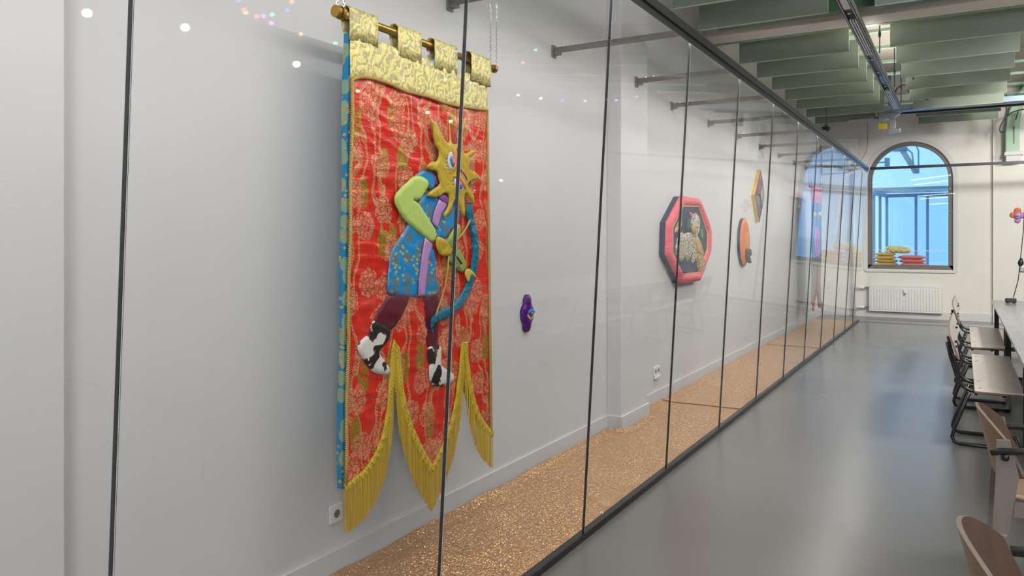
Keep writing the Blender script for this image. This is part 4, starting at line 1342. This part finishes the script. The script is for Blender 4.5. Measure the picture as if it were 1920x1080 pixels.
# small black clamp lamp above the rail
cx_, cz_ = PY(1549, 240, 14.5)
cl = root('clamp_lamp', (cx_, 14.5, cz_), 'small black clamp spotlight under the baffles above the glass rail', 'lamp')
MB().tube([(cx_ - .05, 14.5, cz_), (cx_ + .05, 14.45, cz_ - .02)], [.03, .04], 10).make('lamp_head', 'black_soft', cl)
MB().box(cx_ - .02, cx_ + .02, 14.48, 14.53, cz_ + .03, cz_ + .06, .004).tube([(cx_, 14.5, cz_), (cx_ + .03, 14.5, cz_ - .07)], .012, 6).make('clamp', 'black_soft', cl)
MB().tube([(cx_, 14.5, cz_ + .05), (cx_, 14.5, 4.6)], .005, 5).make('hanger', 'black', cl)

# green steel bracket on its corbel
gx_, gz_ = .86, 3.26
gb_ = root('steel_bracket', (gx_, 17.5, 3.1), 'pale green curved steel roof bracket standing on a white corbel at the far wall', 'bracket')
MB().box(gx_ - .15, gx_ + .15, WY - .35, WY - .07, 3.20, 3.27, .006).box(gx_ - .125, gx_ + .125, WY - .32, WY - .07, 3.08, 3.20, .01).make('corbel', 'base', gb_)
ctr = [PY(u, v, 17.3) for u, v in ((1899.5, 289), (1899.5, 250), (1900.5, 232), (1904, 213), (1911, 193), (1921, 174), (1934, 158), (1952, 146), (1985, 134))]
ctr[0] = (ctr[0][0], 3.27)
wl = [.105, .105, .10, .095, .085, .075, .07, .07, .07]
pl, pr_ = [], []
for i, (x, z) in enumerate(ctr):
    a = Vector(ctr[max(0, i - 1)]); b_ = Vector(ctr[min(len(ctr) - 1, i + 1)])
    d = (b_ - a).normalized(); n_ = Vector((-d.y, d.x))
    pl.append((x + n_.x * wl[i], z + n_.y * wl[i])); pr_.append((x - n_.x * wl[i], z - n_.y * wl[i]))
mb = MB()
for i in range(len(ctr) - 1):
    mb.prism([pl[i], pl[i + 1], pr_[i + 1], pr_[i]], 'y', 17.28, 17.31)
mb.make('curved_flange', 'green_pale', gb_)
mb = MB()
for i in range(len(ctr) - 1):
    mb.prism([(pl[i][0] - .015, pl[i][1]), (pl[i + 1][0] - .015, pl[i + 1][1]), pl[i + 1], pl[i]], 'y', 17.27, 17.5)
mb.make('side_plate', 'green_steel', gb_)
MB().box(gx_ - .008, gx_ + .008, 17.27, 17.279, 3.42, 3.74).prism([(gx_ + .02, 3.86), (gx_ + .035, 3.86), (gx_ + .085, 4.06), (gx_ + .07, 4.06)], 'y', 17.27, 17.279).make('slot', 'black', gb_)
for k in range(8):
    y = 16.4 - k * .8
    MB().tube([(gx_ + .15, y, 4.5), (gx_ + .15, y - .4, 4.2)], .018, 6).tube([(gx_ + .15, y - .4, 4.2), (gx_ + .15, y - .8, 4.5)], .018, 6).make('lattice_bar', 'green_steel', gb_)
MB().box(gx_ + .10, gx_ + .2, 9, 17.4, 4.16, 4.2).box(gx_ + .1, gx_ + .2, 9, 17.4, 4.48, 4.52).make('lower_chord', 'green_steel', gb_)
cable([(.72, 16.9, 4.6), (.72, 16.9, 3.75), (.66, 16.9, 3.60), (.62, 16.9, 3.66), (.68, 16.9, 3.82), (.80, 16.9, 3.95), (1.0, 16.9, 4.0)], .012, 'cable', 'black', parent=None, at=(.72, 16.9, 3.75), label='black cable looped beside the green roof bracket', cat='cable')
sp_ = root('loudspeaker', (1.05, 16.6, 3.9), 'black loudspeaker hanging in front of the green roof bracket', 'loudspeaker')
MB().box(.99, 1.2, 16.5, 16.75, 3.74, 4.02, .02).make('cabinet', 'black_soft', sp_)
MB().tube([(1.09, 16.5, 3.86), (1.09, 16.485, 3.86)], .07, 16).make('cone', 'black', sp_)
MB().tube([(1.1, 16.62, 4.02), (1.1, 16.62, 4.6)], .012, 6).make('hanger', 'black', sp_)

# ============================================================ NEXT ROOM CONTENTS
cab = root('glass_cabin', (-.6, 20, 0), 'dark-framed glass cabin standing in the blue-lit room behind the arched window', 'glass cabin')
for x, y in ((-1.54, 20.5), (-1.64, 19.9), (-1.72, 19.3), (-.92, 20.5), (-.68, 20.5), (.3, 20.5)):
    MB().box(x - .03, x + .03, y - .03, y + .03, 0, 2.66, .004).make('post', 'blue_tray', cab)
MB().box(-1.6, 1.5, 20.46, 20.54, 2.62, 2.70).make('top_beam', 'blue_tray', cab)
MB().add([(-1.57, 20.5, 2.62), (-1.51, 20.5, 2.62), (-1.71, 19.0, 2.62), (-1.77, 19.0, 2.62), (-1.57, 20.5, 2.70), (-1.51, 20.5, 2.70), (-1.71, 19.0, 2.70), (-1.77, 19.0, 2.70)],
         [(0, 1, 2, 3), (4, 5, 6, 7), (0, 1, 5, 4), (1, 2, 6, 5), (2, 3, 7, 6), (3, 0, 4, 7)]).make('top_beam', 'blue_tray', cab)
MB().box(-1.6, 1.5, 20.56, 20.57, .1, 2.62).make('glass_pane', 'glass_blue', cab)
MB().box(-1.75, 1.5, 19.2, 20.44, 2.72, 2.78).make('roof_panel', 'tray', cab)
du = root('duct_unit', (-1.1, 19.6, 3.7), 'dark ceiling duct unit with cables seen through the top of the arched window', 'duct')
MB().box(-1.35, -1.05, 19.4, 19.7, 3.62, 3.72, .01).box(-1.5, -1.4, 19.3, 19.5, 3.28, 3.46, .004).make('box_unit', 'blue_tray', du)
MB().add([(-1.25, 19.5, 3.7), (-1.12, 19.5, 3.7), (-.80, 19.5, 3.1), (-.93, 19.5, 3.1), (-1.25, 19.6, 3.7), (-1.12, 19.6, 3.7), (-.80, 19.6, 3.1), (-.93, 19.6, 3.1)],
         [(0, 1, 2, 3), (7, 6, 5, 4), (0, 4, 5, 1), (1, 5, 6, 2), (2, 6, 7, 3), (3, 7, 4, 0)]).make('sloping_duct', 'tray', du)
for pts in ([(-1.1, 19.4, 3.7), (-.95, 19.4, 3.55), (-.92, 19.4, 3.3), (-.92, 19.4, 3.1)], [(-1.15, 19.4, 3.75), (-.9, 19.4, 3.78), (-.82, 19.4, 3.6), (-.82, 19.4, 3.1)], [(-2.0, 19.4, 3.37), (-1.45, 19.4, 3.37)]):
    MB().tube(pts, .02, 6).make('conduit', 'blue_tray', du)
MB().tube([(-1.2, 19.55, 3.7), (-1.2, 19.55, 4.6)], .02, 6).make('hanger', 'blue_tray', du)

# cushions on the ledge behind the arched window
def cushion(cx, cy, cz, wx, wy, hz, rzz, mat, lab, grp, tilt=0):
    mb = MB(); vs_ = []
    n = 12
    for side in (1, -1):
        for i in range(n + 1):
            for j in range(n + 1):
                a, b_ = 2 * i / n - 1, 2 * j / n - 1
                e = (1 - abs(a) ** 3) * (1 - abs(b_) ** 3)
                pinch = 1 - .05 * (1 - abs(a) ** 2) * 0
                vs_.append((a * wx / 2 * (1 - .06 * (1 - b_ * b_) * 0 + -.05 * (1 - abs(a * b_))), b_ * wy / 2 * (1 - .05 * (1 - abs(a * b_))), side * hz / 2 * max(0, e) ** .38))
    m_ = (n + 1) ** 2
    fs = []
    for s_ in (0, m_):
        for i in range(n):
            for j in range(n):
                a = s_ + i * (n + 1) + j
                fs.append((a, a + n + 1, a + n + 2, a + 1))
    mb.add(vs_, fs)
    o = mb.make('cushion', mat, None, True, local=True, label=lab, cat='cushion', group=grp)
    o.location = (cx, cy, cz); o.rotation_euler = (0, tilt, rzz)
    return o
for k in range(4):
    cushion(-1.40 + .02 * math.sin(k * 2), 18.3, 1.077 + .073 * k, .48 - .02 * k, .42, .078, .1 * math.sin(k * 3), 'cushion_amber' if k % 2 else 'cushion_yellow',
            'amber-yellow cushion in the pile behind the arched window, %s from the bottom' % names[k], 'yellow cushions behind the arched window')
for k in range(3):
    cushion(-.88 + .03 * math.sin(k * 2.4 + 1), 18.3, 1.079 + .078 * k, .52, .42, .084, .12 * math.sin(k * 2 + 1), 'cushion_coral',
            'coral-red cushion in the pile behind the arched window, %s from the bottom' % names[k], 'coral cushions behind the arched window')
cushion(-1.16, 18.28, 1.395, .50, .40, .15, .2, 'cushion_yellow', 'plump yellow cushion lying on top of both piles behind the arched window', 'yellow cushions behind the arched window', .10)

# ============================================================ TABLES
def table(y0, y1, lab):
    o = root('table', (.8, (y0 + y1) / 2, 0), lab, 'table', 'wooden tables set end to end')
    b = MB().box(.37, 1.25, y0 + .004, y1 - .004, .722, .75, .003)
    b.make('tabletop', 'table', o)
    MB().box(.45, 1.2, y0 + .06, y1 - .06, .66, .721).box(.45, .47, y0 + .06, y1 - .06, .60, .66).make('apron', 'black', o)
    for x in (.40, 1.16):
        for y in (y0 + .10, y1 - .16):
            MB().box(x, x + .055, y, y + .055, 0, .721, .003).make('leg', 'black', o)
    for y in (y0 + .12, y1 - .14):
        MB().box(.455, 1.16, y, y + .02, .06, .12).make('stretcher', 'black', o)
    return o
table(9.78, 12.78, 'dark wooden table at the far end of the row, carrying the black socket block')
table(6.78, 9.76, 'dark wooden table in the middle of the row, beside the nearer plywood bench')
table(4.95, 6.76, 'dark wooden table at the near end of the row, mostly outside the photo')
# socket block and hanging cord
sx_, sz_ = PY(1895, 568, 12.35)
sb = root('socket_block', (sx_, 12.35, .75), 'black socket block on the far table with its cord going up', 'socket block')
MB().box(sx_ - .065, sx_ + .065, 12.31, 12.38, .757, .815, .012).box(sx_ - .05, sx_ - .02, 12.32, 12.37, .75, .757).box(sx_ + .02, sx_ + .05, 12.32, 12.37, .75, .757).make('block_body', 'black_soft', sb)
for dx in (-.035, .0, .035):
    MB().tube([(sx_ + dx, 12.31, .786), (sx_ + dx, 12.305, .786)], .013, 10).make('outlet', 'steel_dark', sb)
P_ = [PY(u, v, 12.35) for u, v in ((1900, 558), (1905, 540), (1909, 525), (1912, 500), (1916, 460), (1919, 430), (1925, 300), (1930, 100), (1932, 20))]
pts_ = [(x, 12.35, z) for x, z in P_]
pts_[-1] = (pts_[-1][0], 12.35, 4.24)
crd = MB().tube(pts_, .006, 6).make('cord', 'black', sb, True)
kx, kz = PY(1914, 491, 12.35)
MB().tube([(kx - .01, 12.35, kz - .06), (kx - .003, 12.35, kz - .03), (kx, 12.35, kz), (kx + .004, 12.35, kz + .05)], [.012, .034, .034, .014], 10).make('plug', 'black_soft', crd, True)
ux, uz = PY(1918, 500, WY - .07)
sw = root('wall_switch', (ux, WY - .07, uz), 'small grey switch box on the far wall behind the hanging cord', 'switch')
MB().box(ux - .045, ux + .045, WY - .11, WY - .07, uz - .09, uz + .09, .006).make('box', 'tray', sw)
MB().box(ux - .02, ux + .02, WY - .118, WY - .11, uz - .02, uz + .03, .002).make('rocker', 'white_plastic', sw)

# ============================================================ PLYWOOD BENCHES
def bench_parts(o, L):
    def frame_pair(y):
        for yy in (y, y + .42):
            pts = []
            # back upright, bend under the seat, forward run
            path = [(-.095, .80), (-.075, .70), (-.035, .555), (-.015, .50), (.02, .455), (.065, .432), (.12, .425), (.33, .425)]
            MB().tube([(x, yy, z) for x, z in path], .0125, 8).make('upright_tube', 'black', o, True, local=True)
        path = [(.055, y, .415), (-.045, y, .13), (-.062, y, .06), (-.045, y, .022), (-.01, y, .0135), (.36, y, .0135), (.385, y + .03, .0135), (.385, y + .39, .0135), (.36, y + .42, .0135), (-.01, y + .42, .0135), (-.045, y + .42, .022), (-.062, y + .42, .06), (-.045, y + .42, .13), (.055, y + .42, .415)]
        MB().tube(path, .0135, 8).make('sled_leg', 'black', o, True, local=True)
        for yy in (y, y + .42):
            for xx in (.02, .30):
                MB().box(xx, xx + .04, yy - .012, yy + .012, 0, .02).make('foot_pad', 'black_soft', o, False, local=True)
        MB().tube([(.10, y, .41), (.10, y + .42, .41)], .011, 8).tube([(.28, y, .41), (.28, y + .42, .41)], .011, 8).make('cross_tube', 'black', o, True, local=True)
    frame_pair(.12)
    frame_pair(L - .12 - .42)
    b = MB().mat(0).box(.09, .412, 0, L, .4505, .452).mat(1).box(.09, .412, 0, L, .436, .4505)
    b.make('seat', ['ply', 'ply_edge'], o, local=True)
    bk = MB()
    pr = [(-.080, .855), (-.066, .858), (-.010, .695), (-.024, .690)]
    n = 16
    vs_ = []
    for i in range(n + 1):
        y = -.02 + (L + .06) * i / n
        bow = -.02 * math.sin(PI * i / n)
        for x, z in pr: vs_.append((x + bow, y, z))
    bk.mat(0)
    bk.add(vs_, [(i * 4 + k, (i + 1) * 4 + k, (i + 1) * 4 + (k + 1) % 4, i * 4 + (k + 1) % 4) for i in range(n) for k in (1, 3)])
    bk.mat(1)
    bk.add(vs_, [(i * 4 + k, (i + 1) * 4 + k, (i + 1) * 4 + (k + 1) % 4, i * 4 + (k + 1) % 4) for i in range(n) for k in (0, 2)] + [(0, 1, 2, 3), (n * 4 + 3, n * 4 + 2, n * 4 + 1, n * 4)])
    bk.make('backrest', ['ply', 'ply_edge'], o, local=True)
    for y in (.16, .50, L - .50, L - .16):
        MB().tube([(.125, y, .452), (.125, y, .4535)], .010, 8).make('screw', 'black', o, local=True)
        MB().tube([(-.028, y, .765), (-.050, y, .757)], .010, 8).make('screw', 'black', o, local=True)
L_ = 2.2
b1 = root('plywood_bench', (0, 6.81, 0), 'nearer plywood bench on black tube legs, facing the table', 'bench', 'plywood benches along the tables')
bench_parts(b1, L_)
b2 = copy_tree(b1)
b2.location = (.005, 9.6, 0)
b2['label'] = 'farther plywood bench on black tube legs, its backrest against the radiator wall'

# ============================================================ BEECH CHAIRS
ch = root('armchair', (.35, 4.35, 0), 'beech chair with curved backrest and black armrests, beside the nearer plywood bench', 'chair', 'beech armchairs at the bottom edge')
W2 = .25
nS, nT = 20, 10
def shell(s, t_, off_):
    y = W2 * s
    zt = .808 - .105 * abs(s) ** 2.2
    zb = .50 + .035 * s * s
    z = zb + (zt - zb) * t_
    x = -.292 + .110 * s * s + (1 - t_) * .075 + off_
    return (x, y, z)
vs_ = []
for off_ in (0, .013):
    for i in range(nS + 1):
        for j in range(nT + 1):
            vs_.append(shell(2 * i / nS - 1, j / nT, off_))
m_ = (nS + 1) * (nT + 1)
f0, f1, f2 = [], [], []
for i in range(nS):
    for j in range(nT):
        a = i * (nT + 1) + j
        f0.append((a, a + 1, a + nT + 2, a + nT + 1)); f1.append((m_ + a, m_ + a + nT + 1, m_ + a + nT + 2, m_ + a + 1))
    for j in (0, nT):
        a = i * (nT + 1) + j
        f2.append((a, a + nT + 1, m_ + a + nT + 1, m_ + a))
for i in (0, nS):
    for j in range(nT):
        a = i * (nT + 1) + j
        f2.append((a, a + 1, m_ + a + 1, m_ + a))
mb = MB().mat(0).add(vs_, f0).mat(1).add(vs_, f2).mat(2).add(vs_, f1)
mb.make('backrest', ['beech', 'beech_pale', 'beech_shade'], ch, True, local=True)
rear = [(-.213, .70), (-.160, .705), (-.127, .545), (-.176, .22), (-.205, 0), (-.245, 0), (-.232, .22), (-.215, .543)]
front = [(.17, .46), (.235, .46), (.255, .0), (.215, .0)]
for sgn in (-1, 1):
    y0, y1 = (W2 - .002, W2 + .018) if sgn > 0 else (-W2 - .018, -W2 + .002)
    MB().prism(rear, 'y', y0, y1).make('rear_leg', 'beech_pale', ch, local=True)
    MB().prism(front, 'y', y0, y1).make('front_leg', 'beech_pale', ch, local=True)
    MB().prism([(-.15, .365), (.21, .375), (.21, .432), (-.142, .43)], 'y', y0 + .001, y1 - .001).make('side_rail', 'beech_pale', ch, local=True)
    ya = (y0 + y1) / 2 + sgn * .012
    arm = MB().tube([(-.235, ya, .640), (-.20, ya, .652), (-.12, ya, .660), (0, ya, .664), (.13, ya, .662), (.19, ya, .652), (.215, ya, .63), (.225, ya, .58), (.21, ya, .45)],
                    [.014, .016, .016, .016, .016, .015, .013, .012, .012], 10).make('armrest', 'black', ch, True, local=True)
    MB().tube([(-.178, ya - .02, .628), (-.178, ya + .02, .628)], .014, 10).make('bolt', 'black', arm, True, local=True)
vs_ = []
prof = [(-.19, .475), (-.14, .452), (-.05, .443), (.06, .447), (.17, .458), (.235, .455), (.265, .438)]
for yk in range(9):
    y = -W2 + .004 + (2 * W2 - .008) * yk / 8
    dip = -.008 * (1 - (2 * yk / 8 - 1) ** 2)
    for x, z in prof: vs_.append((x, y, z + dip))
k_ = len(prof)
fs = [(i * k_ + j, (i + 1) * k_ + j, (i + 1) * k_ + j + 1, i * k_ + j + 1) for i in range(8) for j in range(k_ - 1)]
st = MB().add(vs_, fs).make('seat', 'beech', ch, True, local=True)
sm = st.modifiers.new('thick', 'SOLIDIFY'); sm.thickness = .012
c2 = copy_tree(ch)
c2.location = (.28, 2.505, 0)
c2['label'] = 'beech chair with curved backrest cut off by the bottom corner of the photo'

# ============================================================ ROOM SIDE LAMPS THAT SHOW AS REFLECTIONS
for i, (x, y, z) in enumerate([(2.4, 3.3, 2.81), (2.4, 4.12, 2.9), (2.4, 5.36, 2.84), (2.4, 7.5, 2.68), (2.4, 6.25, 2.73), (2.4, 7.99, 2.64), (2.4, 9.35, 1.98)]):
    r = .032 if i < 3 else .018
    o = root('pendant_bulb', (x, y, z), 'white pendant bulb, reflected in the glass as the %s' % ['dot left of the first joint', 'dot right of the first joint', 'dot nearest the banner rod end', 'upper dot above the mask', 'dot at the red corner', 'lower dot above the mask', 'dot past the banner edge'][i], 'lamp', 'pendant bulbs reflected in the glass')
    MB().ball((x, y, z), r, 12, 8).make('bulb', 'bulb_white', o, True)
    MB().tube([(x, y, z + r * .9), (x, y, z + r + .05)], .015, 8).make('lamp_socket', 'black', o)
    MB().tube([(x, y, z + r + .04), (x, y, 4.6)], .003, 4).make('cord', 'black', o)
cols = {'b': (.15, .18, 1), 'o': (1, .38, .12), 'r': (1, .14, .12), 'y': (1, .75, .15), 'p': (.75, .2, 1), 'c': (.1, 1, .8), 'w': (1, .9, .75)}
for k, c in cols.items():
    M['fairy_' + k] = emis('fairy_' + k, c, 11)
    M['fairy_' + k].cycles.emission_sampling = 'NONE'
DOTS = [('b', 4.79, 3.31), ('o', 5.42, 3.46), ('r', 4.86, 3.24), ('y', 4.88, 3.22), ('r', 5.01, 3.22), ('p', 5.09, 3.24), ('c', 5.19, 3.28), ('b', 5.37, 3.37), ('p', 5.19, 3.20), ('y', 5.57, 3.18), ('c', 6.06, 3.2), ('o', 6.57, 3.24), ('w', 7.08, 3.31), ('p', 7.65, 3.43), ('b', 8.27, 3.57), ('b', 7.78, 3.36), ('c', 8.08, 3.18), ('b', 8.65, 3.23), ('o', 8.28, 3.18), ('c', 10.31, 4.03), ('r', 9.97, 3.77), ('y', 9.93, 3.28), ('w', 10.62, 3.34), ('b', 11.37, 3.42), ('o', 12.21, 3.55), ('p', 13.11, 3.71), ('p', 13.55, 3.77), ('r', 14.56, 4.0), ('c', 15.72, 4.29)]
fs_ = root('string_lights', (2.6, 9, 3.4), 'string of small coloured bulbs across the hall, seen as coloured dots reflected in the glass', 'string lights')
ds = sorted(DOTS, key=lambda d: d[1])
MB().tube([(2.6, 4.0, 4.2)] + [(2.6, y, z + .03) for _, y, z in ds] + [(2.6, 16.2, 4.3)], .004, 4).make('wire', 'black', fs_)
for c, y, z in DOTS:
    MB().ball((2.6, y, z), .021, 8, 6).make('bulb', 'fairy_' + c, fs_, True)
# slim tubes hung slantwise near the ceiling; the far glass mirrors them
for (xa, ya, xb, yb, z, lab) in ((-1.45, 4.0, -.28, 5.7, 3.6, 'slim white tube lamp whose reflection is the upper slanting line in the far glass'),
                                 (-1.45, -.7, -.2, .65, 3.3, 'slim white tube lamp whose reflection is the lower, shorter line in the far glass')):
    o = root('tube_lamp', ((xa + xb) / 2, (ya + yb) / 2, z), lab, 'lamp', 'tube lamps reflected in the far glass')
    MB().tube([(xa, ya, z + .03), (xb, yb, z + .03)], .022, 8).make('housing', 'white_metal', o)
    MB().tube([(xa, ya, z), (xb, yb, z)], .016, 8).make('diffuser', 'tube', o)
    for t_ in (.2, .8):
        x, y = xa + (xb - xa) * t_, ya + (yb - ya) * t_
        MB().tube([(x, y, z + .05), (x, y, 4.6)], .004, 5).make('hanger', 'black', o)
